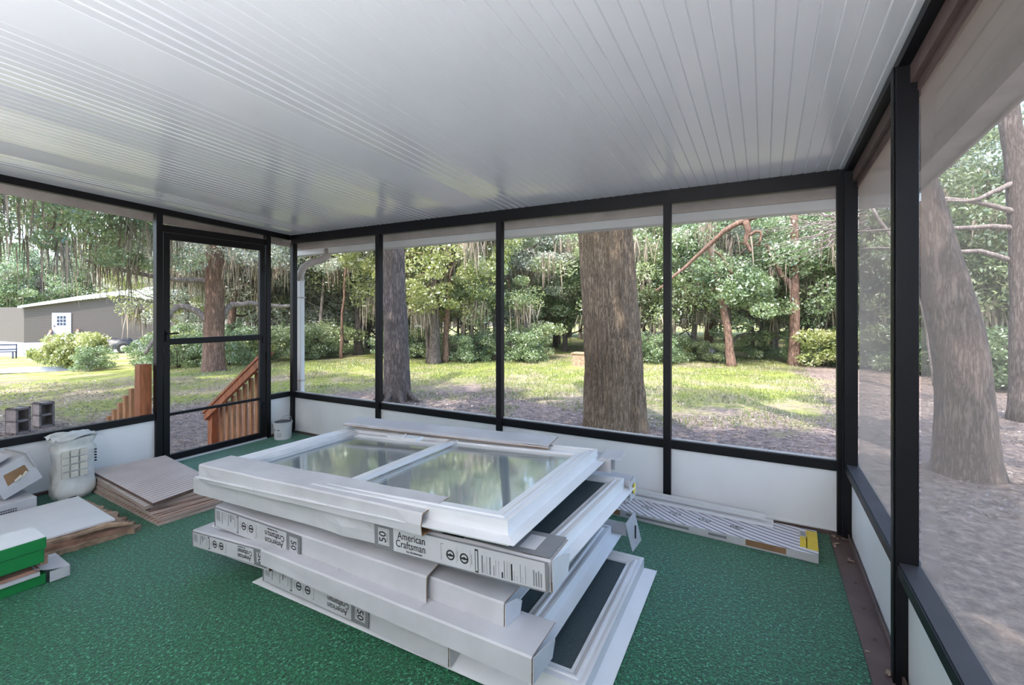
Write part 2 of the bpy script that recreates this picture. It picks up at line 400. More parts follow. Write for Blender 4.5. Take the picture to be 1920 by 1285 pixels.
# eaves outside: soffit ribs, fascia boards and gutters on the far, left and right sides
b = MB()
b.box(XL - .45, XR + .40, YB + .06, YB + .38, 2.165, 2.185)
b.box(XL - .45, XR + .42, YB + .34, YB + .365, 2.10, 2.18)
struct(b.build('trim_2', 'beige'), 'beige fascia outside the far wall')
b = MB(); y = YB + .37
b.prism([(0, 0), (.10, 0), (.10, .01), (.012, .01), (.012, .085), (0, .085)], XL - .46, XR + .44, basis((0, y, 2.035), (0, 1, 0), (0, 0, 1), (1, 0, 0)))
b.box(XL - .46, XR + .44, y + .1, y + .112, 2.035, 2.13)
struct(b.build('trim_3', 'white'), 'white gutter along the far eave')
b = MB()
for (xa, za) in ((XL - .30, -.075),):
    for (y0, y1) in ((YN, YB + .36),):
        b.add([(xa, y0, ceil_z(y0) + .03), (xa, y1, ceil_z(y1) + .03), (xa, y1, ceil_z(y1) + za), (xa, y0, ceil_z(y0) + za),
               (xa - .03, y0, ceil_z(y0) + .03), (xa - .03, y1, ceil_z(y1) + .03), (xa - .03, y1, ceil_z(y1) + za), (xa - .03, y0, ceil_z(y0) + za)],
              [(0, 1, 2, 3), (7, 6, 5, 4), (3, 2, 6, 7), (0, 4, 5, 1)])
b.add([(XL - .06, YN, ceil_z(YN)), (XL - .06, YB + .3, ceil_z(YB + .3)), (XL - .3, YB + .3, ceil_z(YB + .3)), (XL - .3, YN, ceil_z(YN))], [(0, 1, 2, 3)])
struct(b.build('trim_4', 'beige'), 'beige rake board outside the left wall')
# right eave: ribbed tan soffit, grey inner gutter face, pale lip
b = MB(); xs = XR + .085; k = 0
while xs < XR + .33:
    x1 = xs + .056
    for (xa, da, xb, db) in ((xs, .005, xs + .006, -.0), (xs + .006, 0, x1 - .004, 0), (x1 - .004, 0, x1, .005)):
        b.quad((xa, YN, ceil_z(YN) + da - .005), (xa, YB + .38, ceil_z(YB + .38) + da - .005), (xb, YB + .38, ceil_z(YB + .38) + db - .005), (xb, YN, ceil_z(YN) + db - .005))
    xs = x1
struct(b.build('trim_5', 'soffit', fixn=False), 'tan ribbed soffit outside the right wall')
b = MB()
for (xa, xb, za, zb) in ((XR + .335, XR + .35, -.08, .02), (XR + .35, XR + .43, -.08, -.068), (XR + .43, XR + .442, -.095, .02)):
    y0, y1 = YN, YB + .42
    b.add([(x, y, ceil_z(y) + z) for y in (y0, y1) for z in (za, zb) for x in (xa, xb)],
          [(0, 1, 3, 2), (4, 6, 7, 5), (0, 4, 5, 1), (2, 3, 7, 6), (0, 2, 6, 4), (1, 5, 7, 3)])
struct(b.build('trim_6', 'beige'), 'grey beige gutter under the right eave')

def sloped_beam(mb, x0, x1, y0, y1, zt, zb):
    mb.add([(x, y, ceil_z(y) + z) for y in (y0, y1) for z in (zb, zt) for x in (x0, x1)],
           [(0, 1, 3, 2), (4, 6, 7, 5), (0, 4, 5, 1), (2, 3, 7, 6), (0, 2, 6, 4), (1, 5, 7, 3)])

# far wall
wb = struct(empty('wall_back'), 'far screen wall with white kick panels and black posts')
posts = [-3.359, -1.981, -.620]
b = MB(); b.box(XL, XR, YB, YB + .05, 2.105, 2.205); b.build('top_beam', 'black', wb, bevel=.003)
b = MB(); b.box(XL, XR, YB, YB + .05, .39, RAIL); b.build('chair_rail', 'black', wb, bevel=.003)
b = MB(); b.box(XL, XR, YB, YB + .05, 0, .025); b.build('bottom_track', 'brown', wb)
for x in posts + [XR - .035, XL]:
    w_ = .05 if x != XR - .035 else .07
    b = MB(); b.box(x, x + w_, YB - .012, YB + .045, 0, 2.11)
    for z in (.25, .9, 1.5, 2.0): b.box(x + .022, x + .028, YB - .015, YB - .012, z, z + .006)
    b.build('post', 'black', wb, bevel=.003)
ed = [XL + .05] + posts + [XR - .035]
for i in range(4):
    x0 = ed[i] + (.05 if i else 0); x1 = ed[i + 1]
    b = MB(); b.box(x0, x1, YB + .018, YB + .028, .022, .392); b.build('kick_panel', 'panel', wb)
    b = MB(); b.box(x0, x1, YB + .006, YB + .018, 0.018, .03); b.build('panel_track', 'vinyl', wb)
    b = MB(); b.box(x0, x1, YB + .03, YB + .031, RAIL, 2.105)
    b.box(x0, x1, YB + .028, YB + .034, RAIL, RAIL + .012)
    w = MB(); w.quad((x0, YB + .03, RAIL), (x1, YB + .03, RAIL), (x1, YB + .03, 2.105), (x0, YB + .03, 2.105))
    o = struct(w.build('window_%d' % (i + 1), 'screen', fixn=False), 'insect screen bay of the far wall')
    s = MB(); s.box(x0, x1, YB + .024, YB + .036, RAIL, RAIL + .009); s.build('spline', 'vinyl_old', o)

# left wall with the screen door
wl = struct(empty('wall_left'), 'left screen wall with white kick panels around the screen door')
b = MB(); sloped_beam(b, XL - .05, XL, YN, YB, 0, -.055); b.build('top_beam', 'black', wl)
pl = [(2.06, 2.11), (3.075, 3.125), (YB - .05, YB)]
for (y0, y1) in [(-.2, -.15), (.95, 1.0)][:1] + pl[:2]:
    b = MB(); b.box(XL - .05, XL + .012, y0, y1, 0, ceil_z(y1) - .04); b.build('post', 'black', wl, bevel=.003)
bays = [(YN, -.2), (-.15, 2.06), (3.125, YB)]
for i, (y0, y1) in enumerate(bays):
    b = MB(); b.box(XL - .05, XL, y0, y1, .40, RAIL + .005); b.build('chair_rail', 'black', wl, bevel=.003)
    b = MB(); b.box(XL - .035, XL - .025, y0, y1, .022, .402); b.build('kick_panel', 'panel', wl)
    b = MB(); b.box(XL - .05, XL, y0, y1, 0, .022); b.build('bottom_track', 'brown', wl)
    w = MB(); w.add([(XL - .03, y0, RAIL), (XL - .03, y1, RAIL), (XL - .03, y1, ceil_z(y1) - .05), (XL - .03, y0, ceil_z(y0) - .05)], [(0, 1, 2, 3)])
    struct(w.build('window_%d' % (5 + i), 'screen', fixn=False), 'insect screen bay of the left wall')
# transom over the door, header
b = MB(); b.box(XL - .05, XL, 2.11, 3.075, 2.055, 2.115); b.build('door_header', 'black', wl, bevel=.003)
w = MB(); w.add([(XL - .03, 2.11, 2.11), (XL - .03, 3.075, 2.11), (XL - .03, 3.075, ceil_z(3.07) - .05), (XL - .03, 2.11, ceil_z(2.11) - .05)], [(0, 1, 2, 3)])
struct(w.build('window_8', 'screen', fixn=False), 'narrow wedge screen over the door')
b = MB(); b.box(XL - .05, XL + .02, 2.11, 3.075, 0, .012); b.build('threshold', 'vinyl', wl)
# screen door
dr = struct(empty('door_1', (XL - .02, 2.12, .015)), 'black framed screen door with a middle rail and kick bar')
DW, DH = .945, 2.035
b = MB(); b.box(-.015, .02, 0, .05, 0, DH); b.build('hinge_stile', 'black', dr, bevel=.002)
b = MB(); b.box(-.015, .02, DW - .055, DW, 0, DH); b.build('latch_stile', 'black', dr, bevel=.002)
b = MB(); b.box(-.015, .02, .05, DW - .055, DH - .06, DH); b.build('top_rail', 'black', dr, bevel=.002)
b = MB(); b.box(-.015, .02, .05, DW - .055, 1.035, 1.09); b.build('middle_rail', 'black', dr, bevel=.002)
b = MB(); b.box(-.01, .015, .05, DW - .055, .40, .425); b.build('kick_bar', 'black', dr, bevel=.002)
b = MB(); b.box(-.015, .02, .05, DW - .055, 0, .055); b.build('bottom_rail', 'black', dr, bevel=.002)
b = MB(); b.quad((0, .05, .05), (0, DW - .05, .05), (0, DW - .05, DH - .05), (0, .05, DH - .05)); b.build('insect_screen', 'screen', dr, fixn=False)
b = MB(); b.box(.02, .035, .012, .04, 1.07, 1.16); b.box(.035, .05, .02, .11, 1.13, 1.145); b.build('handle', 'black', dr, bevel=.002)
for z in (.3, 1.0, 1.75):
    b = MB(); b.box(.018, .028, DW - .03, DW + .0, z, z + .08); b.build('hinge', 'black', dr, bevel=.002)

# right wall
wr = struct(empty('wall_right'), 'right screen wall with a wide sill and dusty screens')
b = MB(); sloped_beam(b, XR, XR + .055, YN, YB, .01, -.035); b.build('top_beam', 'black', wr)
b = MB(); sloped_beam(b, XR + .055, XR + .075, YN, YB, .0, -.13)
sloped_beam(b, XR + .035, XR + .057, YN, YB, -.036, -.10); b.build('fascia_strip', 'brown', wr)
b = MB(); b.box(XR - .002, XR + .075, YN, YB, .405, RAIL); b.build('chair_rail', 'black', wr, bevel=.003)
b = MB(); b.box(XR + .004, XR + .07, YN, YB, RAIL, RAIL + .003); b.build('sill_cap', 'railtop', wr)
b = MB(); b.box(XR - .075, XR + .02, YN, YB, 0.0, .014); b.box(XR + .012, XR + .02, YN, YB, .014, .05)
for y in np.arange(.6, 3.3, .22): b.box(XR - .03, XR - .02, y, y + .01, .014, .019)
b.build('floor_track', 'brown', wr)
for (y0, y1) in ((.35, .40), (2.11, 2.16), (YB - .06, YB)):
    b = MB(); b.box(XR - .006, XR + .06, y0, y1, 0, ceil_z(y0) - .03)
    b.box(XR - .012, XR - .006, y0 + .006, y0 + .044, 0, ceil_z(y0) - .03)
    b.build('post', 'black', wr, bevel=.003)
for i, (y0, y1) in enumerate(((YN, .35), (.40, 2.11), (2.16, YB - .06))):
    b = MB(); b.box(XR + .03, XR + .04, y0, y1, .015, .405); b.build('kick_panel', 'panel', wr)
    w = MB(); w.add([(XR + .064, y0, RAIL), (XR + .064, y1, RAIL), (XR + .064, y1, ceil_z(y1) - .1), (XR + .064, y0, ceil_z(y0) - .1)], [(0, 1, 2, 3)])
    struct(w.build('window_%d' % (9 + i), 'screen_dusty', fixn=False), 'dusty insect screen bay of the right wall')
# house wall behind the camera
b = MB(); b.box(-9.5, 6, YN - .1, YN, -.55, 2.75)
struct(b.build('wall_house', 'white'), 'white house wall at the back of the porch')
b = MB(); b.box(-10, 6.5, YN - 7, YN + .3, 2.62, 2.72); struct(b.build('trim_7', 'metal'), 'house roof edge')

# added fill lights, unseen behind the camera: bowls that bounce light off the ceiling
def mat_fill_glow():
    m, n, b = newmat('fill_diffuser'); b.inputs['Base Color'].default_value = (.9, .9, .9, 1); b.inputs['Emission Color'].default_value = (.96, .94, 1, 1); b.inputs['Emission Strength'].default_value = 8; return m
M['fill_glow'] = mat_fill_glow()
def fill_light(x, FILL):
    r = empty('fill_light_bowl', (x, YN, .95)); tag(r, 'added fill light in a white bowl, unseen on the house wall', 'lamp', 'added fill lights on the house wall')
    b = MB(); b.box(-.06, .06, 0, .025, -.14, .10); b.tube([(0, .02, -.06), (0, .08, -.09), (0, .17, -.07)], .012, 8); b.build('bracket', 'black', r, bevel=.003)
    b = MB(); b.lathe([(.02, -.08), (.10, -.05), (.15, 0), (.165, .06), (.160, .06), (.143, 0), (.095, -.042), (0, -.07)], 28, Matrix.Translation((0, .19, 0))); b.build('bowl', 'white', r, smooth=True)
    b = MB(); b.lathe([(0, .02), (.142, .02), (.142, .026), (0, .026)], 28, Matrix.Translation((0, .19, 0))); b.build('diffuser', 'fill_glow', r)
    l = bpy.data.lights.new('fill_light_disk', 'AREA'); l.shape = 'DISK'; l.size = .26; l.energy = FILL; l.color = (.97, .95, 1)
    o = bpy.data.objects.new('fill_light_disk', l); COL.objects.link(o); o.location = (0, .19, .03); o.rotation_euler = (PI, 0, 0); o.parent = r
for x, e in ((-3.7, 6), (-2.3, 11), (-.9, 20), (.15, 25)): fill_light(x, e)

# ------------------------------------------------------------------ windows stacked on the turf
def crinkle(rng, x, a): return a * (noise.noise(Vector((x * 3.1, rng, 0))) + .5 * noise.noise(Vector((x * 9.3, rng + 7, 0))))
def sleeve(parent, Pl, Pr, h, top, bot=.06, name='cardboard_sleeve', rng=0, amp=.006, tl=0.0, endflap=True, hr=None, mout='card', lift=0.0, sag=0.0, cuts=24):
    """white carton channel folded over the edge of a window: top panel, front panel and bottom lip"""
    Pl, Pr = Vector(Pl), Vector(Pr); X = (Pr - Pl); Ln = X.length; X.normalize()
    Y = Vector((-X.y, X.x, 0)).normalized(); Z = X.cross(Y)
    T = basis(Pl, X, Y, Z); n = cuts; hr = hr or h; th = .004
    m = MB(); m.use(mout)
    outer = []; inner = []
    for i in range(n + 1):
        u = i / n; x = u * Ln; hh = h + (hr - h) * u
        c1 = crinkle(rng, x, amp); c2 = crinkle(rng + 3, x, amp); c3 = crinkle(rng + 5, x, amp * 1.6)
        sg = -sag * math.sin(PI * u)
        tp = top + .012 * noise.noise(Vector((x * 4, rng + 9, 2)))
        o = [(x, tp, lift + c1 * .3 + sg), (x, .006, c2 * .5 + sg), (x, 0, -.006 + c2 * .5 + sg), (x, c3, -hh * .5), (x, c3 * .6, -hh + .004 + sg * .4), (x, .006, -hh + sg * .4), (x, bot, -hh + sg * .4)]
        k = [(a[0], a[1] + (th if j in (1, 2, 3, 4) else 0), a[2] - (th if j < 2 else 0) + (th if j > 4 else 0)) for j, a in enumerate(o)]
        outer.append(o); inner.append(k)
    q = len(outer[0]); vs = [v for r in outer for v in r] + [v for r in inner for v in r]; N = len(outer) * q
    fo = []; fi = []; fe = []
    for i in range(n):
        for j in range(q - 1):
            a = i * q + j; fo.append((a, a + q, a + q + 1, a + 1)); fi.append((N + a, N + a + 1, N + a + q + 1, N + a + q))
        fe.append((i * q, N + i * q, N + (i + 1) * q, (i + 1) * q))
        fe.append((i * q + q - 1, (i + 1) * q + q - 1, N + (i + 1) * q + q - 1, N + i * q + q - 1))
    for r in (0, n):
        for j in range(q - 1): fe.append((r * q + j, r * q + j + 1, N + r * q + j + 1, N + r * q + j))
    m.use('card' if mout == 'card' else mout); m.use('kraft')
    m.add(vs, fo + fi + fe, T, [0] * len(fo) + [1] * len(fi) + [1] * len(fe))
    o = m.build(name, None, parent, fixn=False)
    o['u'] = 0; del o['u']
    if endflap:
        e = MB(); e.use(mout)
        e.add([(Ln + .002, .004, -.004), (Ln + .012, top * .5, -.012), (Ln + .016, top * .78, -h * .35), (Ln + .012, top * .7, -hr * .9), (Ln + .002, .004, -hr + .004)] +
              [(Ln + .006, .004, -.004), (Ln + .016, top * .5, -.012), (Ln + .020, top * .78, -h * .35), (Ln + .016, top * .7, -hr * .9), (Ln + .006, .004, -hr + .004)],
              [(0, 1, 2, 3, 4), (9, 8, 7, 6, 5)] + [(i, (i + 1) % 5, 5 + (i + 1) % 5, 5 + i) for i in range(5)], T)
        e.build('end_flap', None, o)
    if Ln > .9:
        for u_ in (.27 + .05 * (rng % 3), .66):
            xx = u_ * Ln; c_ = MB(); c_.use('lgrey').add([(xx, -.0095, -.008), (xx + .003, -.0095, -.008), (xx + .012, -.011, -h * .85), (xx + .009, -.011, -h * .85)], [(0, 1, 2, 3)], T); c_.build('tape_crease', None, o, fixn=False); c_ = MB(); c_.use('lgrey').add([(xx, .01, lift * .1 + .0035 + amp * .3), (xx + .003, .01, lift * .1 + .0035 + amp * .3), (xx + .02, top * .9, lift * .9 + .0035 + amp * .3), (xx + .017, top * .9, lift * .9 + .0035 + amp * .3)], [(0, 1, 2, 3)], T); c_.build('tape_crease', None, o, fixn=False)
    return o, T

def label(parent, T, u0, u1, h, flip, grey_top=True):
    """printed panel on the sleeve front. local plane: x along the sleeve, z up, front is -y"""
    Ln = u1 - u0; e = .0016
    def P(u, v, k=0):  # label space (u right, v up) -> sleeve space
        if flip: u, v = Ln - u, h - v
        return (u0 + u, -e - k * .0006, -h - .001 + v)
    m = MB()
    def rect(a, b_, c, d, mn, k=1): m.use(mn).add([P(a, c, k), P(b_, c, k), P(b_, d, k), P(a, d, k)], [(0, 1, 2, 3)], T)
    sgn = -1 if flip else 1
    def TX(u, v, rot=0, k=3):
        o = P(u, v, k)
        x = Vector((sgn * math.cos(rot), 0, sgn * math.sin(rot))); y = Vector((-sgn * math.sin(rot), 0, sgn * math.cos(rot)))
        return T @ basis(o, x, y, Vector((0, -1, 0)))
    rect(0, Ln, .001, h - .001, 'grey', 0)
    rect(.10, Ln - .012, .006, h - .004, 'card', 1)
    # grey square with the series number
    rect(.020, .078, .018, h - .018, 'card', 1); rect(.024, .074, .022, h - .022, 'grey', 2); rect(.0255, .0725, .0235, h - .0235, 'card', 3)
    text_mesh('50', .050, TX(.062, h * .5, PI / 2, 4), m, 'ink', 'CENTER', .9, .0009)
    rect(.066, .0675, .03, h - .03, 'ink', 4); rect(.0695, .0705, .035, h - .035, 'ink', 4)
    s = h / .105
    text_mesh('American', .041 * s, TX(.122, h * .575), m, 'ink', 'LEFT', .88, .0004)
    text_mesh('Craftsman', .041 * s, TX(.112, h * .27), m, 'ink', 'LEFT', .88, .0004)
    text_mesh('by Andersen', .012 * s, TX(.165, h * .13), m, 'ink', 'LEFT', 1.3, .0003)
    # bracket, round marks
    x = .33
    rect(x, x + .0015, .02, h - .02, 'ink', 2); rect(x, x + .012, h - .0215, h - .02, 'ink', 2)
    for cx in (.372, .432):
        cz = h * .45
        for (ra, rb) in ((.013, .019), (0, .006)):
            n = 20; vs = []
            for i in range(n):
                t = 2 * PI * i / n
                for r in (ra, rb): vs.append(P(cx + r * math.cos(t), cz + r * math.sin(t), 2))
            m.use('ink').add(vs, [(2 * i, 2 * i + 1, (2 * i + 3) % (2 * n), (2 * i + 2) % (2 * n)) for i in range(n)], T)
        rect(cx - .015, cx + .015, cz - .004, cz + .003, 'ink', 3)
        rect(cx + .026, cx + .0272, .02, h - .02, 'grey', 2); rect(cx + .031, cx + .0325, .03, h - .035, 'ink', 2)
    rect(.478, .492, .008, h - .012, 'ink', 2); rect(.481, .489, .014, h - .018, 'lgrey', 3)
    rnd = random.Random(int(u0 * 1000) + flip)
    u = .505
    while u < Ln - .075:
        hh = rnd.choice([.2, .35, .55, .6]) * h; wv = rnd.choice([.001, .002, .0035, .006])
        rect(u, u + wv, .012, .012 + hh, 'ink' if rnd.random() < .6 else 'grey', 2); u += wv + rnd.uniform(.003, .012)
    for i in range(4): rect(Ln - .055 + i * .009, Ln - .050 + i * .009, .014, h * .65 - .006 * (i % 2), 'grey', 2)
    o = m.build('printed_label', None, parent, fixn=False)
    return o

def window_unit(pos, Lw, D, thick, sx, sy, yaw, lbl, glass, fin=.045, zf=-.055, group=None, rise=.006):
    x = Vector((math.cos(yaw), math.sin(yaw), sx)).normalized(); y0 = Vector((-math.sin(yaw), math.cos(yaw), sy))
    z = x.cross(y0).normalized(); y = z.cross(x)
    T = basis(pos, x, y, z)
    root = empty('vinyl_window', (0, 0, 0)); tag(root, lbl, 'window', group)
    root.matrix_world = T
    m = MB()
    prof = [(0, 0), (.012, 0), (.014, -.006), (.030, -.006), (.033, -.001), (.040, -.001), (.060, -.012), (.062, -.03), (.062, -thick), (0, -thick)]
    m.ring(-Lw, 0, 0, D, prof); m.build('frame', 'vinyl', root)
    m = MB(); m.ring(-Lw - fin, fin, -fin, D + fin, [(0, zf), (fin + .002, zf + rise), (fin + .002, zf + rise - .004), (0, zf - .003)])
    for k in range(24):
        yy = -fin + .04 + k * (D + 2 * fin - .08) / 23
        for xx in (fin * .45, -Lw - fin * .5): m.use('vinyl').add([(xx - .003, yy - .003, zf + .005), (xx + .003, yy - .003, zf + .005), (xx + .003, yy + .003, zf + .005), (xx - .003, yy + .003, zf + .005)], [(0, 1, 2, 3)], None)
        m.use('grey'); m.m[-1] = 1
    m.m = [0 if i < len(m.m) - 0 and v == 0 else v for i, v in enumerate(m.m)]
    m.build('nail_fin', None, root, fixn=False)
    mid = -Lw * .5 + .0
    if glass:
        for (xa, xb, zz, w1) in ((-Lw + .06, mid + .02, -.034, .05), (mid - .02, -.06, -.018, .036)):
            s = MB(); s.ring(xa, xb, .06, D - .06, [(0, zz + .006), (w1 - .006, zz + .006), (w1, zz - .002), (w1, zz - .02), (0, zz - .02)])
            so = s.build('sash', 'vinyl', root)
            g = MB(); g.box(xa + w1 - .004, xb - w1 + .004, .06 + w1 - .004, D - .06 - w1 + .004, zz - .014, zz - .008); g.build('glass_pane', 'glass', so)
            g = MB(); g.box(xa + w1 - .002, xb - w1 + .002, .06 + w1 - .002, D - .06 - w1 + .002, zz - .026, zz - .0205); g.build('pale_backing', 'sheen_film', so)
        # extra stepped tracks at the left jamb and far sill, meeting rail fin
        s = MB()
        for k in range(4): s.box(-Lw + .045 + k * .03, -Lw + .052 + k * .03, .05, D - .05, -.03, -.008 - k * .006)
        s.build('jamb_track', 'vinyl_old', root)
        s = MB(); s.box(mid + .05, mid + .058, .08, D - .08, -.02, -.004); s.build('meeting_rail', 'vinyl', root)
    else:
        s = MB(); s.ring(-Lw + .055, -.055, .055, D - .055, [(0, -.012), (.016, -.010), (.018, -.018), (0, -.018)]); so = s.build('screen_frame', 'vinyl_old', root)
        g = MB(); g.box(-Lw + .07, -.07, .07, D - .07, -.019, -.016); g.build('insect_screen', 'meshdark', so)
    # backing so nothing is seen through the stack
    if not glass:
        g = MB(); g.box(-Lw + .06, -.06, .06, D - .06, -.05, -.044); g.build('glass_pane', 'paneback', root)
    return root, T
def mat_meshdark():
    m, n, b = newmat('grey_window_screen'); v = tc(n, (1, 1, 1)); f = noise_n(n, v, 260, 2)
    L(n, ramp(n, f, [(.35, (.025, .038, .043)), (.65, (.075, .105, .115))]), b.inputs['Base Color']); b.inputs['Roughness'].default_value = .75
    return m
M['meshdark'] = mat_meshdark()
M['sheen_film'] = mat('pale_sheen_film', (.64, .66, .69), .5, .12, 2)  # whitish layer under the glass, lightened to stand in for pale sky reflections
M['paneback'] = mat('dark_glazing', (.04, .05, .055), .15, .1, 3)

G = 'new vinyl windows stacked on the turf'
w0, T0 = window_unit((-.773, 1.39, .629), 1.80, 1.0, .085, .048, -.0134, .0088, 'topmost white sliding window of the stack, both glass panes bare', True, group=G)
w1, T1 = window_unit((-.672, 1.46, .494), 1.86, .95, .085, .040, -.018, -.03, 'second window from the top of the stack, its carton showing the upright label', False, group=G)
wc, Tc = window_unit((-.86, 1.47, .308), 1.66, .92, .085, .006, 0, 0, 'middle window of the stack, almost hidden inside its white carton', False, group=G)
wd, Td = window_unit((-.715, 1.42, .214), 1.90, 1.0, .085, .010, -.008, 0, 'second window from the bottom of the stack, in the longest white carton', False, group=G)
we, Te = window_unit((-.53, 1.475, .088), 1.65, .93, .085, .002, 0, .009, 'bottom window of the stack, flat on the turf with its grey screen exposed', False, zf=-.080, fin=.055, group=G, rise=.028)

def ri(root, o):   # parent keeping world placement
    o.parent = root; o.matrix_parent_inverse = root.matrix_world.inverted()
def sl(root, *a, **k):
    o, T = sleeve(None, *a, **k); ri(root, o); return o, T
# top window: near and far sleeves
sl(w0, (-2.585, 1.338, .553), (-1.112, 1.347, .602), .09, .17, hr=.085, rng=1, endflap=False, amp=.007)
o, T = sl(w0, (-2.58, 2.275, .572), (-1.03, 2.31, .618), .02, .15, bot=.0, rng=2, endflap=False, amp=.012, lift=.012)
b = MB(); b.use('card').box(-.98, -.70, 2.365, 2.369, .505, .575); b.box(-.98, -.70, 2.369, 2.47, .571, .575); b.box(-.98, -.70, 2.44, 2.444, .50, .57)
b.prism([(2.37, .575), (2.50, .585), (2.50, .589), (2.37, .579)], -.76, -.66, basis((0, 0, 0), (0, 1, 0), (0, 0, 1), (1, 0, 0)))
ri(w0, b.build('carton_end', None, None))
# second window
oB, TB = sl(w1, (-2.69, 1.365, .457), (-.617, 1.40, .528), .085, .16, hr=.108, rng=3, amp=.010, sag=-.0)
lx = (Vector((-.617, 1.40, .528)) - Vector((-2.69, 1.365, .457))).length
label(oB, Matrix.Identity(4), 0, 0, 0, False) if False else None
def lab(o, T, u0, u1, h, flip, hs=0):
    l = label(None, T, u0, u1, h, flip); l.parent = o; l.matrix_parent_inverse = o.matrix_world.inverted(); return l
lab(oB, TB @ Matrix.Translation((0, -.010, 0)), lx - .765, lx - .004, .102, False)
b = MB(); b.use('grey').box(lx - .34, lx - .004, .004, .16, .0055, .007, TB)
b.use('ink').box(lx - .44, lx - .345, .004, .10, .0055, .007, TB)
b.use('card').box(lx - .13, lx - .07, .03, .13, .0072, .008, TB)
ri(oB, b.build('printed_top', None, None)); 
b = MB(); b.use('card').box(-.90, -.615, 2.425, 2.43, .37, .46); b.box(-.9, -.615, 2.43, 2.52, .455, .46)
b.box(-.66, -.655, 2.40, 2.50, .36, .45)
b.use('card'); bb = b
bb.add([(-.612, 2.40, .36), (-.606, 2.51, .37), (-.606, 2.50, .47), (-.612, 2.39, .46), (-.608, 2.40, .36), (-.602, 2.51, .37), (-.602, 2.50, .47), (-.608, 2.39, .46)], [(0, 1, 2, 3), (7, 6, 5, 4), (0, 4, 5, 1), (1, 5, 6, 2), (2, 6, 7, 3), (3, 7, 4, 0)])
bb.use('yellow').add([(-.600, 2.455 + .028 * math.cos(t * PI / 8), .415 + .028 * math.sin(t * PI / 8)) for t in range(16)], [tuple(range(16))])
ri(w1, bb.build('carton_end', None, None, fixn=False))
# middle window: outer piece with the label, inner piece with the end flap
oC, TC_ = sl(wc, (-2.555, 1.405, .318), (-1.13, 1.395, .336), .108, .15, hr=.112, rng=4, endflap=False, lift=.03, amp=.004)
lab(oC, TC_ @ Matrix.Translation((0, -.006, 0)), .004, .70, .104, True)
sl(wc, (-1.30, 1.425, .322), (-.805, 1.42, .320), .108, .13, rng=5, amp=.003)
# second from bottom
oD, TD = sl(wd, (-2.685, 1.36, .180), (-2.03, 1.352, .236), .084, .30, hr=.10, rng=6, endflap=False, amp=.003)
lab(oD, TD @ Matrix.Translation((0, -.005, 0)), .004, .655, .082, True)
sl(wd, (-2.06, 1.335, .240), (-.656, 1.338, .236), .074, .19, hr=.092, rng=7, amp=.003)
b = MB(); b.use('card').box(-.84, -.655, 2.50, 2.504, .13, .20)
b.add([(-.655, 2.48, .205), (-.62, 2.49, .06), (-.60, 2.60, .08), (-.635, 2.59, .235), (-.651, 2.48, .205), (-.616, 2.49, .06), (-.596, 2.60, .08), (-.631, 2.59, .235)], [(0, 1, 2, 3), (7, 6, 5, 4), (0, 4, 5, 1), (1, 5, 6, 2), (2, 6, 7, 3), (3, 7, 4, 0)])
b.use('ink').box(-.615, -.606, 2.52, 2.522, .12, .19)
ri(wd, b.build('carton_end', None, None))
# bottom
oE, TE = sl(we, (-2.13, 1.395, .142), (-1.035, 1.405, .125), .098, .15, hr=.11, rng=8, amp=.003)
lab(oE, TE @ Matrix.Translation((0, -.005, 0)), .004, .70, .092, True)

# hardware packet on the top pane
pk = empty('hardware_packet'); tag(pk, 'small clear plastic packet of white window hardware on the left pane of the top window', 'hardware packet')
pk.matrix_world = basis((-1.88, 2.10, .594), Vector((1, 0, .048)).normalized(), Vector((0, 1, 0)), Vector((-.048, 0, 1)).normalized())
b = MB(); b.box(-.11, .02, -.012, .012, 0, .016); b.build('lock_bar', 'vinyl', pk, bevel=.003)
b = MB(); b.box(.02, .13, -.035, .03, 0, .018); b.tube([(.0, .03, .015), (.03, .0, .03), (.02, -.035, .015), (-.01, -.01, .02)], .003, 6); b.build('wrapped_latch', 'vinyl', pk, bevel=.004)

# ------------------------------------------------------------------ paint bucket
bk = empty('paint_bucket', (-4.49, 3.16, 0)); tag(bk, 'white paint bucket with wire handle in the far left corner beside the door', 'bucket')
b = MB(); b.lathe([(0, 0), (.080, 0), (.083, .005), (.090, .165), (.095, .167), (.095, .178), (.088, .180), (.086, .172), (0, .168)], 28); b.build('body', 'vinyl_old', bk, smooth=False)
b = MB(); b.lathe([(0, .1735), (.086, .1735), (.087, .179), (.080, .181), (.078, .176), (0, .176)], 28); b.build('lid', 'lid', bk)
b = MB(); pts = []
for i in range(13):
    t = PI * i / 12; pts.append((.098 * math.cos(t) + .0, .02 + .045 * math.sin(t) , .155 + .075 * math.sin(t)))
b.tube(pts, .0025, 6); b.build('handle', 'steel', bk)
b = MB()
for (a0, a1, z0, z1, mn) in ((-1.75, -1.60, .095, .115, 'ink'), (-1.25, -1.0, .10, .108, 'ink'), (-1.3, -.75, .03, .075, 'lgrey')):
    n = 5; b.use(mn); vs = []
    for i in range(n + 1):
        t = a0 + (a1 - a0) * i / n
        for z in (z0, z1): r = .0835 + .007 * z / .165; vs.append((r * math.cos(t), r * math.sin(t), z))
    b.add(vs, [(2 * i, 2 * i + 2, 2 * i + 3, 2 * i + 1) for i in range(n)]); b.build('label_print', None, bk, fixn=False); b = MB()

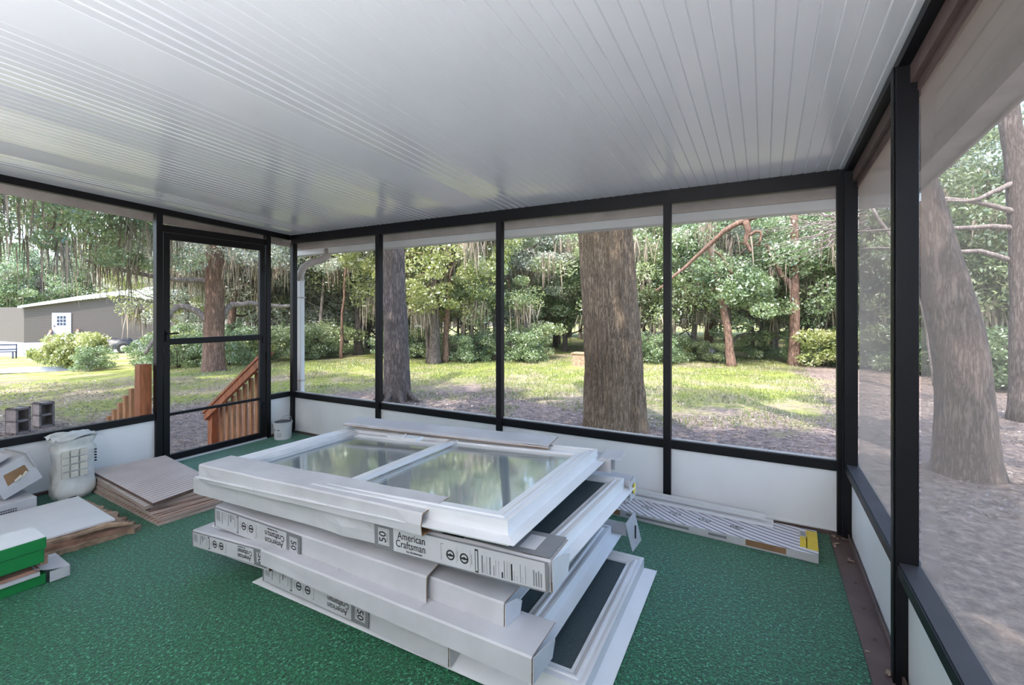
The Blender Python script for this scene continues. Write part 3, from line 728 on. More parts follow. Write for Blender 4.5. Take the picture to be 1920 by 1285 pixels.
# ------------------------------------------------------------------ stack of ribbed boards by the left wall
rb = random.Random(9)
def ribbed_board(name, pts, z, th, lbl, ribs=26, dirx=True, m='ply_top', group=None, cat='board', edge='ply_edge'):
    """pts: four floor corners (near-left, near-right, far-right, far-left); ribs run along the long side"""
    A, D_, C_, B_ = [Vector((*p, z)) for p in pts]
    m_ = MB(); vs = []; N = ribs * 4
    for i in range(N + 1):
        u = i / N; k = i % 4; dz = 0 if k in (1, 2, 3) else -.004
        if i in (0, N): dz = 0
        a = A.lerp(D_, u); c = B_.lerp(C_, u)
        vs += [(a.x, a.y, z + th + dz), (c.x, c.y, z + th + dz), (a.x, a.y, z), (c.x, c.y, z)]
    m_.use(m); fs = []; mi = []
    for i in range(N):
        o = 4 * i; fs.append((o, o + 1, o + 5, o + 4)); mi.append(0)
        fs.append((o + 2, o + 6, o + 7, o + 3)); mi.append(1)
        fs.append((o, o + 4, o + 6, o + 2)); mi.append(1)
        fs.append((o + 1, o + 3, o + 7, o + 5)); mi.append(1)
    fs += [(0, 2, 3, 1), (4 * N, 4 * N + 1, 4 * N + 3, 4 * N + 2)]; mi += [1, 1]
    mi = [(2 if (v == 0 and q % 3 == 0 and (q // 3) % 4 in (0, 3)) else v) for q, v in zip([k // 1 for k in range(len(mi))], mi)]
    mi = []
    for i in range(N): mi += [2 if i % 4 in (0, 3) else 0, 1, 1, 1]
    mi += [1, 1]
    m_.use(edge); m_.use('groove'); m_.add(vs, fs, None, mi)
    o = m_.build(name, None, None, fixn=False)
    return tag(o, lbl, cat, group)
gb = 'ribbed boards stacked beside the door'
labs = ['lowest brown-edged board of the ribbed stack, flat on the turf', 'second board from the floor in the ribbed stack by the door', 'third board from the floor, rough brown edge towards the windows', 'fourth board of the ribbed stack, pushed back from the edge', 'second board from the top of the ribbed stack by the door', 'topmost pale ribbed board of the stack beside the door']
specs = [([(-4.50, 1.545), (-3.335, 1.49), (-3.30, 1.88), (-4.47, 2.03)], .018, 'ply_edge'),
         ([(-4.50, 1.555), (-3.345, 1.51), (-3.31, 1.86), (-4.47, 2.03)], .018, 'ply_edge'),
         ([(-4.52, 1.555), (-3.46, 1.50), (-3.36, 1.90), (-4.47, 2.03)], .018, 'ply_edge'),
         ([(-4.51, 1.56), (-3.50, 1.52), (-3.40, 1.90), (-4.46, 2.04)], .020, 'ply_edge'),
         ([(-4.53, 1.57), (-3.47, 1.475), (-3.45, 1.85), (-4.46, 2.05)], .022, 'vinyl_old'),
         ([(-4.54, 1.58), (-3.42, 1.50), (-3.48, 1.92), (-4.47, 2.05)], .020, 'ply_top')]
z = 0.001
for (p, th, m_), lb, eg in zip(specs, labs, ('ply_light', 'ply_edge', 'ply_light', 'ply_edge', 'vinyl_old', 'ply_dark')):
    ribbed_board('ribbed_board', p, z, th - .001, lb, m=m_, group=gb, edge=eg); z += th + .002

# ------------------------------------------------------------------ plastic sack
sk = empty('plastic_sack', (-4.44, 1.44, 0)); tag(sk, 'tall wrinkled clear plastic sack of white mix standing against the left wall', 'sack')
def sack_mesh():
    m = MB(); rings = 26; seg = 28; vs = []
    for i in range(rings):
        v = i / (rings - 1); z = v * .44
        for k in range(seg):
            t = 2 * PI * k / seg; c, s_ = math.cos(t), math.sin(t)
            sq = (abs(c) ** 3 + abs(s_) ** 3) ** (-1 / 3.)
            rx, ry = .10 * sq, .112 * sq
            f = 1 + .05 * math.sin(v * 9) - (.10 if v > .82 and v < .9 else 0)
            if v > .9: f = 1.0 + .9 * (v - .9)
            if v < .06: f *= .92
            nz = noise.noise(Vector((c * 2.2, s_ * 2.2, v * 6))) * .016 + noise.noise(Vector((c * 7, s_ * 7, v * 20))) * .006
            dz = noise.noise(Vector((c * 2, s_ * 2, 5))) * .03 * v
            vs.append(((rx * f + nz) * c, (ry * f + nz) * s_, z + dz))
    fs = [(i * seg + k, i * seg + (k + 1) % seg, (i + 1) * seg + (k + 1) % seg, (i + 1) * seg + k) for i in range(rings - 1) for k in range(seg)]
    fs.append(tuple(range(seg))[::-1])
    o = len(vs); vs.append((0, 0, .40)); fs += [((rings - 1) * seg + k, (rings - 1) * seg + (k + 1) % seg, o) for k in range(seg)]
    m.add(vs, fs); return m
sack_mesh().build('sack_body', 'bag', sk, smooth=True)
b = MB(); 
for i in range(9):
    for j in range(7):
        pass
vs = []; 
for i in range(10):
    for j in range(8):
        yy = -.125 + j * .25 / 7; zz = .438 + .012 * math.sin(i * 1.7 + j) + .012 * noise.noise(Vector((i, j, 3)))
        vs.append((-.12 + i * .26 / 9, yy, zz + .02 * (1 - abs(j - 3.5) / 3.5)))
b.add(vs, [(i * 8 + j, (i + 1) * 8 + j, (i + 1) * 8 + j + 1, i * 8 + j + 1) for i in range(9) for j in range(7)])
b.build('folded_top', 'bag', sk, smooth=True)
b = MB()   # square printed patches on the camera side, one mesh each
Ts = basis((.126, .0, 0), Vector((-.35, .94, 0)).normalized(), Vector((0, 0, 1)), Vector((.94, .35, 0)).normalized())
for (r, c_) in [(r, c_) for r in range(4) for c_ in range(3)]:
    b = MB(); b.use('bagcream').box(-.07 + c_ * .05, -.03 + c_ * .05, .17 + r * .05, .21 + r * .05, -.004, .008, basis((.118, -.03, 0), Vector((0, 1, 0)), Vector((0, 0, 1)), Vector((1, 0, 0)))); b.build('printed_patch', None, sk)
b = MB(); b.use('ink').box(-.03, .01, .015, .03, -.004, .010, basis((.118, -.03, 0), Vector((0, 1, 0)), Vector((0, 0, 1)), Vector((1, 0, 0)))); b.build('printed_patch', None, sk)
for k in range(5): b = MB(); b.use('ink').box(.085, .095, .25 + k * .02, .26 + k * .02, -.006, .009, basis((.115, .0, 0), Vector((0, 1, 0)), Vector((0, 0, 1)), Vector((1, 0, 0)))); b.build('printed_letter', None, sk)

# ------------------------------------------------------------------ small cartons left of the sack
def carton(name, T, sx, sy, sz, lbl, m='card', extra=None, cat='box', group=None):
    root = empty(name); root.matrix_world = T; tag(root, lbl, cat, group)
    b = MB(); b.box(0, sx, 0, sy, 0, sz); b.build('carton_body', m, root, bevel=.004)
    if extra: extra(root)
    return root
def printed_small(root):
    b = MB(); rnd = random.Random(2)
    for r in range(3):
        u = .0
        for k in range(7): b.box(.301, .3025, .05 + k * .011 + .001 * r, .058 + k * .011, .07 - r * .014, .076 - r * .014)
    b.build('printed_text', 'ink', root)
carton('labelled_carton', Tm((-4.56, .98, 0), .0), .30, .22, .115, 'white carton with small black print, flat under the torn box', extra=printed_small)
def torn_hole(root):
    b = MB(); b.add([(.281, .05, .07), (.281, .17, .09), (.281, .17, .145), (.281, .06, .15)], [(0, 1, 2, 3)]); b.build('torn_opening', 'kraft', root, fixn=False)
    b = MB(); b.tube([(.283, .09, .075), (.286, .13, .09)], .010, 6); b.tube([(.283, .12, .07), (.288, .16, .10)], .008, 6); b.build('contents', 'bagcream', root)
    b = MB(); b.box(.02, .31, .20, .204, .10, .225, Tm((0, 0, 0), 0)); b.build('side_flap', 'card', root)
    b = MB(); b.box(.01, .27, -.02, .17, .222, .226, Tm((0, 0, .0), 0, .10)); b.build('top_flap', 'card', root)
carton('torn_carton', Tm((-4.60, 1.03, .125), .12, 0.0, .0) @ Matrix.Rotation(.42, 4, 'X'), .28, .21, .20, 'crumpled white carton with a torn opening, tilted on the small cartons', extra=torn_hole)
carton('plain_carton', Tm((-4.56, .70, 0), .05), .32, .24, .135, 'plain white carton at the left edge beside the torn box')

# ------------------------------------------------------------------ pile: torn boards, glossy panel on top
def rough_slab(name, poly, z0, z1, m, lbl, seed, amp=.02, group=None):
    rnd = random.Random(seed); pts = []
    n = len(poly)
    for i in range(n):
        a, c_ = Vector(poly[i]), Vector(poly[(i + 1) % n]); k = max(2, int((c_ - a).length / .03))
        for j in range(k):
            p = a.lerp(c_, j / k); pts.append((p.x + rnd.uniform(-amp, amp) * .5, p.y + rnd.uniform(-amp, amp)))
    b = MB(); b.prism(pts, z0, z1); o = b.build(name, m)
    return tag(o, lbl, 'board', group)
gt = 'torn packing boards under the glossy panel'
rough_slab('packing_board', [(-4.12, .72), (-3.43, .95), (-3.42, 1.03), (-3.36, 1.40), (-3.60, 1.42), (-4.1, 1.38)], .001, .028, 'torn', 'lowest torn brown packing board, ragged on the turf', 1, .022, gt)
rough_slab('packing_board', [(-4.12, .72), (-3.46, .95), (-3.45, 1.03), (-3.37, 1.36), (-3.58, 1.40), (-4.1, 1.38)], .029, .05, 'ply_edge', 'darker torn board between the two other packing boards', 2, .02, gt)
rough_slab('packing_board', [(-4.12, .72), (-3.50, .95), (-3.48, 1.03), (-3.42, 1.35), (-3.58, 1.38), (-4.1, 1.38)], .051, .07, 'torn', 'topmost torn packing board directly under the glossy panel', 3, .014, gt)
b = MB(); b.use('torn').tube([(-3.44, 1.12, .075), (-3.41, 1.26, .085), (-3.37, 1.37, .06)], [.01, .018, .008], 6)
b.use('kraft').add([(-3.405, 1.12, .003), (-3.395, 1.22, .003), (-3.44, 1.22, .052), (-3.45, 1.11, .052)], [(0, 1, 2, 3)]); 
tag(b.build('torn_cardboard_scrap', None), 'orange-brown cardboard scrap at the corner of the torn packing boards', 'cardboard scrap')
gp = empty('glossy_panel', (0, 0, 0)); tag(gp, 'large glossy white flat panel lying on the torn packing boards', 'panel')
b = MB(); b.prism([(-4.17, .72), (-3.56, .72), (-3.515, 1.034), (-3.475, 1.325), (-4.12, 1.365)], .072, .086); b.build('panel_face', 'glosswhite' if 'glosswhite' in M else 'vinyl', gp, bevel=.002)
b = MB(); b.prism([(-4.16, .73), (-3.57, .73), (-3.525, 1.03), (-3.485, 1.315), (-4.11, 1.355)], .0705, .0718); b.build('panel_backing', 'grey', gp)

# ------------------------------------------------------------------ green cartons
def lid_line(root, sx, sy, z):
    b = MB(); b.box(-.003, sx + .003, -.003, sy + .003, z - .002, z + .045); b.build('carton_lid', 'green', root, bevel=.002)
    b = MB(); b.box(0, sx, 0, sy, z + .045, z + .048); b.build('white_top', 'vinyl', root)
g1 = empty('green_carton'); g1.matrix_world = Tm((-3.31, .50, .120), -.03); tag(g1, 'green shoebox-like carton with a lid and white top, upper one at the left edge', 'box', 'green cartons')
b = MB(); b.box(0, .20, 0, .405, 0, .066); b.build('carton_body', 'green', g1, bevel=.003)
b = MB(); b.box(-.004, .206, -.006, .411, .067, .123); b.build('carton_lid', 'green', g1, bevel=.003)
b = MB(); b.box(-.002, .204, -.004, .409, .123, .1255); b.build('white_top', 'vinyl', g1)
g2 = empty('green_carton'); g2.matrix_world = Tm((-3.36, .50, .0), -.05); tag(g2, 'lower green carton on the turf, its white curved flap sticking out', 'box', 'green cartons')
b = MB(); b.box(0, .21, 0, .425, .001, .052); b.build('carton_body', 'green', g2, bevel=.003)
b = MB(); vs = []; fs = []
for i in range(9):
    u = i / 8
    for x in (.0, .225): vs += [(x, .38 + .13 * u, .056 + .035 * (1 - u) ** 2)]
b.use('card').add(vs, [(2 * i, 2 * i + 1, 2 * i + 3, 2 * i + 2) for i in range(8)])
b.box(0, .225, .507, .511, .004, .056); b.box(.221, .225, .435, .511, .004, .056); b.box(.212, .224, 0, .40, .054, .072)
b.build('white_flap', None, g2, fixn=False)
b = MB(); b.box(.0, .19, 0, .40, .062, .085); b.box(.02, .19, .40, .43, .094, .135)
o = b.build('cardboard_insert', 'kraft2'); o.matrix_world = Tm((-3.34, .50, .0), -.04); tag(o, 'pinkish orange cardboard insert between the two green cartons', 'cardboard')

# ------------------------------------------------------------------ striped siding carton and vinyl trims by the far wall
def mat_stripes():
    m, n, b = newmat('striped_carton'); t = n.nodes.new('ShaderNodeTexCoord'); s = n.nodes.new('ShaderNodeSeparateXYZ'); L(n, t.outputs['Object'], s.inputs[0])
    # curved diagonal lines: phase = 1.0*y*k + x*k' + x^2 term
    x2 = n.nodes.new('ShaderNodeMath'); x2.operation = 'MULTIPLY'; L(n, s.outputs[0], x2.inputs[0]); L(n, s.outputs[0], x2.inputs[1])
    a = n.nodes.new('ShaderNodeMath'); a.operation = 'MULTIPLY_ADD'; a.inputs[1].default_value = -7.5; L(n, x2.outputs[0], a.inputs[0])
    k = n.nodes.new('ShaderNodeMath'); k.operation = 'MULTIPLY'; k.inputs[1].default_value = 23; L(n, s.outputs[0], k.inputs[0]); L(n, k.outputs[0], a.inputs[2])
    y = n.nodes.new('ShaderNodeMath'); y.operation = 'MULTIPLY_ADD'; y.inputs[1].default_value = 24; L(n, s.outputs[1], y.inputs[0]); L(n, a.outputs[0], y.inputs[2])
    f = n.nodes.new('ShaderNodeMath'); f.operation = 'FRACT'; L(n, y.outputs[0], f.inputs[0])
    L(n, ramp(n, f.outputs[0], [(.0, (.11, .11, .14)), (.2, (.11, .11, .14)), (.27, (.74, .73, .77)), (.95, (.74, .73, .77)), (1, (.11, .11, .14))]), b.inputs['Base Color'])
    b.inputs['Roughness'].default_value = .55; return m
M['stripes'] = mat_stripes()
sc = empty('siding_carton'); sc.matrix_world = Tm((-.95, 3.02, 0), -.055); tag(sc, 'long flat carton with dark curved stripes on the turf along the far wall', 'carton')
b = MB(); n = 30; vs = []
Lc, Wc = 1.21, .325
b.use('stripes').add([(0, 0, .045), (Lc, 0, .045), (Lc, Wc, .045), (0, Wc, .045)], [(0, 1, 2, 3)])
b.use('card').box(0, Lc, 0, .004, .0, .0445); b.box(0, Lc, Wc - .004, Wc, 0, .0445); b.box(Lc - .004, Lc, 0, Wc, 0, .0445); b.box(0, .004, 0, Wc, 0, .0445); b.box(0, Lc, 0, Wc, .001, .004)
b.use('kraft').box(.86, 1.06, -.0015, .0, .010, .043); b.box(.03, .12, -.0015, 0, .008, .04)
b.use('grey').box(.16, .55, -.0012, 0, .018, .032); b.box(.66, .76, -.0012, 0, .018, .032)
b.build('carton_body', None, sc, fixn=False)
b = MB(); b.use('yellow').box(Lc - .055, Lc + .001, .05, .30, .0455, .0465); b.box(Lc - .085, Lc - .05, .06, .2, .0455, .0465); b.box(Lc + .0, Lc + .001, .05, .30, .01, .046)
b.use('card').box(Lc - .09, Lc - .055, .20, .28, .0455, .0468)
b.use('ink')
for k in range(3): b.box(Lc - .08 + k * .008, Lc - .077 + k * .008, .21, .27, .0468, .047)
b.build('yellow_tape', None, sc)
for k, cx in enumerate((.10, .26, .44, .62, .80)):
    b = MB()
    for (r1, mn, e) in ((1.0, 'ink', .0458), (.86, 'card', .0462)):
        b.use(mn).add([(cx + .036 * r1 * math.cos(t * PI / 12), .13 + .026 * r1 * math.sin(t * PI / 12), e) for t in range(24)], [tuple(range(24))])
    if k == 3: text_mesh('0.3', .028, Matrix.Translation((cx - .018, .12, .0466)), b, 'ink')
    elif k == 4:
        for (r1, mn, e) in ((.6, 'ink', .0464), (.5, 'card', .0466), (.3, 'ink', .0468)):
            b.use(mn).add([(cx + .036 * r1 * math.cos(t * PI / 12), .13 + .026 * r1 * math.sin(t * PI / 12), e) for t in range(24)], [tuple(range(24))])
    else: b.use('ink').box(cx - .015, cx + .015, .126, .13, .0462, .0466); b.box(cx - .01, cx + .012, .135, .138, .0462, .0466)
    b.build('printed_mark', None, sc, fixn=False)
for (x0, y0, ln, w_, zz, ang, lbl) in ((-.98, 3.235, 1.03, .075, .047, -.045, 'lower white vinyl trim strip with the plain lip, lying on the striped carton'),
                                        (-.99, 3.285, 1.00, .045, .066, -.045, 'upper white vinyl trim strip with slotted nailing edge against the far wall')):
    b = MB(); T = Tm((x0, y0, zz), ang)
    b.prism([(0, 0), (w_, 0), (w_, .022), (w_ - .004, .022), (w_ - .004, .004), (.012, .004), (.012, .016), (0, .016)], 0, ln, T @ basis((0, 0, 0), (0, 1, 0), (0, 0, 1), (1, 0, 0)))
    b.use('vinyl')
    o = b.build('vinyl_trim', None)
    if zz > .06:
        s = MB()
        for k in range(16): s.box(.03 + k * .06, .06 + k * .06, w_ - .025, w_ - .019, .0041, .0046, T)
        s.build('nail_slots', 'lgrey', o)
    tag(o, lbl, 'trim strip')

# ------------------------------------------------------------------ debris in the right corner
rnd = random.Random(5)
for k in range(12):
    cx, cy = (XR - rnd.uniform(.0, .09), YB - rnd.uniform(.03, .20)) if k < 7 else (XR - rnd.uniform(.0, .07), rnd.uniform(1.9, 3.1))
    b = MB(); a = rnd.uniform(0, 6); s_ = rnd.uniform(.008, .018); zz = .016
    pts = [(0, -1.2, 0), (.6, -.2, .3), (.35, .8, .5), (0, 1.2, .2), (-.5, .6, .45), (-.6, -.3, .2)]
    b.add([(x * s_, y * s_, z_ * s_) for x, y, z_ in pts] + [(0, 0, s_ * .15)], [(0, 1, 6), (1, 2, 6), (2, 3, 6), (3, 4, 6), (4, 5, 6), (5, 0, 6)], Tm((cx, cy, zz), a))
    tag(b.build('dry_leaf', 'debris', None), 'curled dry leaf in the little heap in the far right corner' if k < 7 else 'curled dry leaf lying alone in the brown track along the right wall', 'dry leaf', 'dry leaves in the corner heap' if k < 7 else 'dry leaves in the right track')

# ================================================================== OUTSIDE
def gz(x, y=0): return GZ - .035 * max(0, -x - 13)
b = MB(); xs = [-80, -60, -45, -30, -20, -13, -8, 0, 20, 45]; ys = [-25, -5, 10, 25, 60, 90]
vs = [(x, y, gz(x)) for x in xs for y in ys]; ny = len(ys)
b.add(vs, [(i * ny + j, (i + 1) * ny + j, (i + 1) * ny + j + 1, i * ny + j + 1) for i in range(len(xs) - 1) for j in range(ny - 1)])
struct(b.build('ground', 'ground', fixn=False), 'sandy yard with lawn and leaf litter')

# downspout and elbow
ds = empty('downspout', (-4.70, YB + .16, 0)); tag(ds, 'cream rain downspout with a curved elbow outside the far left corner', 'downspout')
b = MB(); b.box(-.038, .038, -.028, .028, GZ, 1.72); b.build('pipe', 'beige2' if 'beige2' in M else 'white', ds, bevel=.006)
b = MB(); b.tube([(0, 0, 1.70), (0.0, .0, 1.78), (.03, .02, 1.86), (.09, .08, 1.92), (.15, .16, 1.95), (.18, .22, 2.0), (.18, .24, 2.08)], .042, 12); b.build('elbow', 'beige', ds, smooth=True)
for zz in (.55, 1.5): b = MB(); b.box(-.05, .05, -.035, .033, zz, zz + .015); b.build('strap', 'beige', ds)

# steps and stair railings outside the door
st = empty('porch_steps', (XL - .06, 2.6, GZ)); tag(st, 'wooden steps going down from the screen door', 'steps')
for k in range(3):
    b = MB(); x1 = -k * .30; zt = .50 - k * .17
    b.box(x1 - .30, x1, -.5, .52, zt - .04, zt); b.build('tread', 'wood_pick', st, bevel=.003)
    b = MB(); b.box(x1 - .30, x1 - .28, -.5, .52, zt - .17, zt - .04); b.build('riser', 'wood_or', st)
def railing(y, sgn, lbl):
    r = empty('stair_railing', (XL - .08, y, GZ)); tag(r, lbl, 'railing', 'stair railings')
    def top(x): return (.863 if sgn > 0 else .90) - GZ + .665 * (x + .0)   # x negative going out
    b = MB(); b.box(-1.06, -.97, -.045, .045, 0, top(-1.0) - .02); b.build('lower_post', 'wood_or', r, bevel=.003)
    b = MB(); b.box(-.09, .0, -.045, .045, 0, top(-.02)); b.build('upper_post', 'wood_or', r, bevel=.003)
    if sgn > 0:
        b = MB(); b.add([(x, yy, top(x) + dz) for x in (-1.08, .02) for yy in (-.075, -.035) for dz in (-.09, .0)], [(0, 1, 3, 2), (4, 6, 7, 5), (0, 4, 5, 1), (2, 3, 7, 6), (0, 2, 6, 4), (1, 5, 7, 3)])
        b.add([(x, yy, top(x) + dz) for x in (-1.10, .02) for yy in (-.085, .06) for dz in (.0, .035)], [(0, 1, 3, 2), (4, 6, 7, 5), (0, 4, 5, 1), (2, 3, 7, 6), (0, 2, 6, 4), (1, 5, 7, 3)])
        b.build('handrail', 'wood_or', r, bevel=.003)
    b = MB(); b.add([(x, yy, top(x) - .75 + dz) for x in (-1.0, -.02) for yy in (-.02, .02) for dz in (-.09, 0)], [(0, 1, 3, 2), (4, 6, 7, 5), (0, 4, 5, 1), (2, 3, 7, 6), (0, 2, 6, 4), (1, 5, 7, 3)])
    b.build('bottom_rail', 'wood_or', r, bevel=.003)
    for k in range(8):
        x = -.93 + k * .112
        b = MB(); b.box(x, x + .05, .022, .055, .05, top(x) - (.02 if sgn > 0 else .01)); b.build('picket', 'wood_pick', r, bevel=.002)
    return r
railing(3.14, 1, 'orange-stained stair railing with a sloping handrail, right of the screen door')
railing(2.02, -1, 'stair railing of stepped cedar pickets, left of the screen door')

# concrete blocks
for i, (x, y, a, lbl) in enumerate(((-10.2, 2.66, .35, 'hollow grey concrete block nearest the left edge, out in the yard'), (-10.45, 3.02, .15, 'hollow grey concrete block further from the left edge, out in the yard'))):
    r = empty('concrete_block', (x, y, GZ), (0, 0, a)); tag(r, lbl, 'concrete block', 'concrete blocks in the yard')
    b = MB(); w, d, h = .20, .20, .40
    b.box(-w / 2, w / 2, -d / 2, -d / 2 + .03, 0, h); b.box(-w / 2, w / 2, d / 2 - .03, d / 2, 0, h)
    for zz in (0, .185, .37): b.box(-w / 2, w / 2, -d / 2, d / 2, zz, zz + .03)
    b.box(-w / 2 , -w / 2+.02, -d / 2, d / 2, 0, h)
    b.build('block_body', 'concrete', r)

# ------------------------------------------------------------------ mobile home
def ray(px, d): t = (px - CX) / F; return Vector((d * (t * CS - SN), d * (t * SN + CS), 0))
hm = empty('mobile_home', (0, 0, 0)); tag(hm, 'grey mobile home with white skirting beyond the yard on the left', 'mobile home')
A = ray(45, 30); B_ = ray(330, 33.5); A2 = ray(-60, 34)
ux = (B_ - A).normalized(); Lh = (B_ - A).length; TB_ = basis(A, ux, Vector((-ux.y, ux.x, 0)), Vector((0, 0, 1)))
gb_ = -1.75
pk_ = 5.0
b = MB(); b.prism([(0, -.69), (Lh, -.69), (Lh, 1.9), (pk_, 2.45), (0, 1.62)], -.0, .1, TB_ @ basis((0, 0, 0), (1, 0, 0), (0, 0, 1), (0, 1, 0)))
b.build('front_wall', 'siding', hm)
b = MB(); dl = A2 - A; l2 = dl.length; u2 = dl.normalized(); b.prism([(0, -.69), (l2, -.69), (l2, 1.62), (0, 1.62)], 0, .1, basis(A, u2, Vector((0, 0, 1)), Vector((u2.y, -u2.x, 0)))); b.build('side_wall', 'siding', hm)
b = MB(); b.prism([(0, gb_), (Lh, gb_), (Lh, -.69), (0, -.69)], -.0, .08, TB_ @ basis((0, -.03, 0), (1, 0, 0), (0, 0, 1), (0, 1, 0)))
b.prism([(0, gb_), (l2, gb_), (l2, -.69), (0, -.69)], -.04, .1, basis(A, u2, Vector((0, 0, 1)), Vector((u2.y, -u2.x, 0)))); b.build('skirting', 'skirt', hm)
b = MB()
rv = [(-.2, -.3, 1.55), (pk_, -.3, 2.50), (Lh + .2, -.3, 1.95), (-.2, 9, 1.55 + .9), (pk_, 9, 3.4), (Lh + .2, 9, 2.85)]
b.add([(x, y, z_) for x, y, z_ in rv] + [(x, y, z_ + .14) for x, y, z_ in rv], [(0, 1, 4, 3), (1, 2, 5, 4), (6, 9, 10, 7), (7, 10, 11, 8), (0, 6, 7, 1), (1, 7, 8, 2), (0, 3, 9, 6), (2, 8, 11, 5)], TB_)
b.build('roof', 'metal', hm)
def on_wall(px):   # distance along the wall for an image column
    r = ray(px, 1); n_ = Vector((-ux.y, ux.x, 0)); k = A.dot(n_) / r.dot(n_); return (r * k - A).dot(ux)
x0, x1 = on_wall(98), on_wall(134)
dm = MB(); dm.box(x0, x1, -.06, 0, -.48, 1.25, TB_); do = dm.build('entry_door', 'skirt', hm)
dm = MB(); dw = (x1 - x0)
for i in range(3):
    for j in range(3):
        xa = x0 + dw * (.27 + i * .165); za = .42 + j * .22
        dm.box(xa, xa + dw * .12, -.07, -.058, za, za + .17, TB_)
dm.build('door_panes', 'blue', do)
b = MB(); b.box(x0 + .1, x0 + .16, -.10, -.06, .35, .41, TB_); b.build('door_knob', 'ink', do)
sp = empty('entry_steps'); tag(sp, 'small landing with sloping white handrails below the mobile home door', 'steps')
for xx in (x0 - .05, x1 + .35):
    b = MB(); b.prism([(-.1, .05), (-.1, .15), (-1.6, -.95), (-1.6, -1.05)], xx, xx + .08, TB_ @ basis((0, 0, 0), (0, 1, 0), (0, 0, 1), (1, 0, 0))); b.build('handrail', 'beige', sp)
    b = MB(); b.box(xx - .05, xx + .1, -.2, -.1, gb_, .15, TB_); b.box(xx, xx + .08, -1.2, -1.1, gb_, -.7, TB_); b.build('rail_post', 'ply_edge', sp)
b = MB(); b.box(x0 - .1, x1 + .4, -1.0, -.08, -.62, -.52, TB_); b.box(x0 - .1, x1 + .4, -1.6, -1.0, -1.1, -1.0, TB_); b.build('landing', 'ply_edge', sp)
def wall_pt(px, off): s_ = on_wall(px); return TB_ @ Vector((s_, -off, 0))
# bench
p = wall_pt(42, 3.0); r = empty('garden_bench', (p.x, p.y, gz(p.x)), (0, 0, math.atan2(ux.y, ux.x))); tag(r, 'dark blue metal garden bench on the grass before the mobile home', 'bench')
b = MB(); b.box(-.75, .75, 0, .42, .40, .44); b.build('seat', 'blue', r)
b = MB(); b.box(-.75, .75, .42, .46, .5, .58); b.box(-.75, .75, .42, .46, .78, .86); b.box(-.75, -.70, .42, .46, .4, .86); b.box(.70, .75, .42, .46, .4, .86); b.build('backrest', 'blue', r)
for sx in (-.75, .69):
    for sy in (0, .38): b = MB(); b.box(sx, sx + .06, sy, sy + .06, 0, .40); b.build('leg', 'blue', r)
# tarp-covered trailer with wheel
p = wall_pt(242, 2.2); r = empty('covered_trailer', (p.x, p.y, gz(p.x)), (0, 0, math.atan2(ux.y, ux.x))); tag(r, 'small trailer heaped under a black tarp beside the mobile home', 'trailer')
b = MB(); seg = 22; vs = []
for i in range(9):
    v = i / 8
    for k in range(seg):
        t = 2 * PI * k / seg; q = math.cos(v * PI / 2) ** .6
        n_ = 1 + .16 * noise.noise(Vector((math.cos(t) * 2, math.sin(t) * 2, v * 3)))
        vs.append((1.0 * math.cos(t) * q * n_, .6 * math.sin(t) * q * n_, .3 + .62 * math.sin(v * PI / 2) * n_))
b.add(vs, [(i * seg + k, i * seg + (k + 1) % seg, (i + 1) * seg + (k + 1) % seg, (i + 1) * seg + k) for i in range(8) for k in range(seg)]); b.build('tarp', 'tarp', r, smooth=True)
b = MB(); b.lathe([(.0, -.09), (.20, -.09), (.33, -.10), (.37, -.05), (.37, .05), (.33, .10), (.2, .09), (0, .09)], 24, Tm((.45, -.66, .37), 0, PI / 2)); w_ = b.build('wheel', 'tire', r)
b = MB(); b.lathe([(0, .10), (.15, .10), (.17, .095)], 20, Tm((.45, -.66, .37), 0, PI / 2)); b.build('hub', 'lgrey', w_)
b = MB(); b.box(-1.5, .9, -.5, -.42, .30, .38); b.box(-1.5, .9, .42, .5, .30, .38); b.build('chassis', 'lgrey', r)
p = wall_pt(210, 1.2); b = MB(); b.box(-.35, .35, -.3, .3, 0, .85); b.box(-.37, .37, -.32, .32, .85, .92)
o = b.build('white_cabinet', 'skirt'); o.location = (p.x, p.y, gz(p.x)); tag(o, 'white boxy cooler standing left of the tarp-covered trailer', 'cooler')
# kayak-like pale sheet on the grass
p = ray(60, 17.5); b = MB()
vs = []; 
for i in range(9):
    u = -1 + i / 4
    for j in range(5): v = -1 + j / 2; vs.append((u * 1.5, v * .42 * (1 - u * u * .55), .16 * (1 - v * v) * (1 - u * u * .5) + .03))
b.add(vs, [(i * 5 + j, (i + 1) * 5 + j, (i + 1) * 5 + j + 1, i * 5 + j + 1) for i in range(8) for j in range(4)])
o = b.build('pale_boat_hull', 'skirt', smooth=True, fixn=False); o.location = (p.x, p.y, gz(p.x)); o.rotation_euler = (0, 0, .9); tag(o, 'pale upturned hull on the grass behind the leafy bush', 'boat')

# ------------------------------------------------------------------ trees
rs = np.random.RandomState(11)
def leaf_quads(cent, size, rng, droop=0.0):
    n = len(cent); d = rng.normal(size=(n, 3)); d[:, 2] -= droop; d /= np.linalg.norm(d, axis=1)[:, None]
    e = rng.normal(size=(n, 3)); e -= (e * d).sum(1)[:, None] * d; e /= np.linalg.norm(e, axis=1)[:, None]
    s_ = (size * rng.uniform(.6, 1.35, n))[:, None]
    a = cent - d * s_; c_ = cent + d * s_; b1 = cent + e * s_ * .45; b2 = cent - e * s_ * .45
    return np.stack([a, b1, c_, b2], 1).reshape(-1, 3)
def clumps(rng, centers, radii, per):
    out_ = []
    for c_, r in zip(centers, radii):
        p = rng.normal(size=(per, 3)); p /= np.linalg.norm(p, axis=1)[:, None]; p *= (r * rng.uniform(.25, 1, per) ** .5)[:, None]; p[:, 2] *= .62
        out_.append(p + c_)
    return np.concatenate(out_)
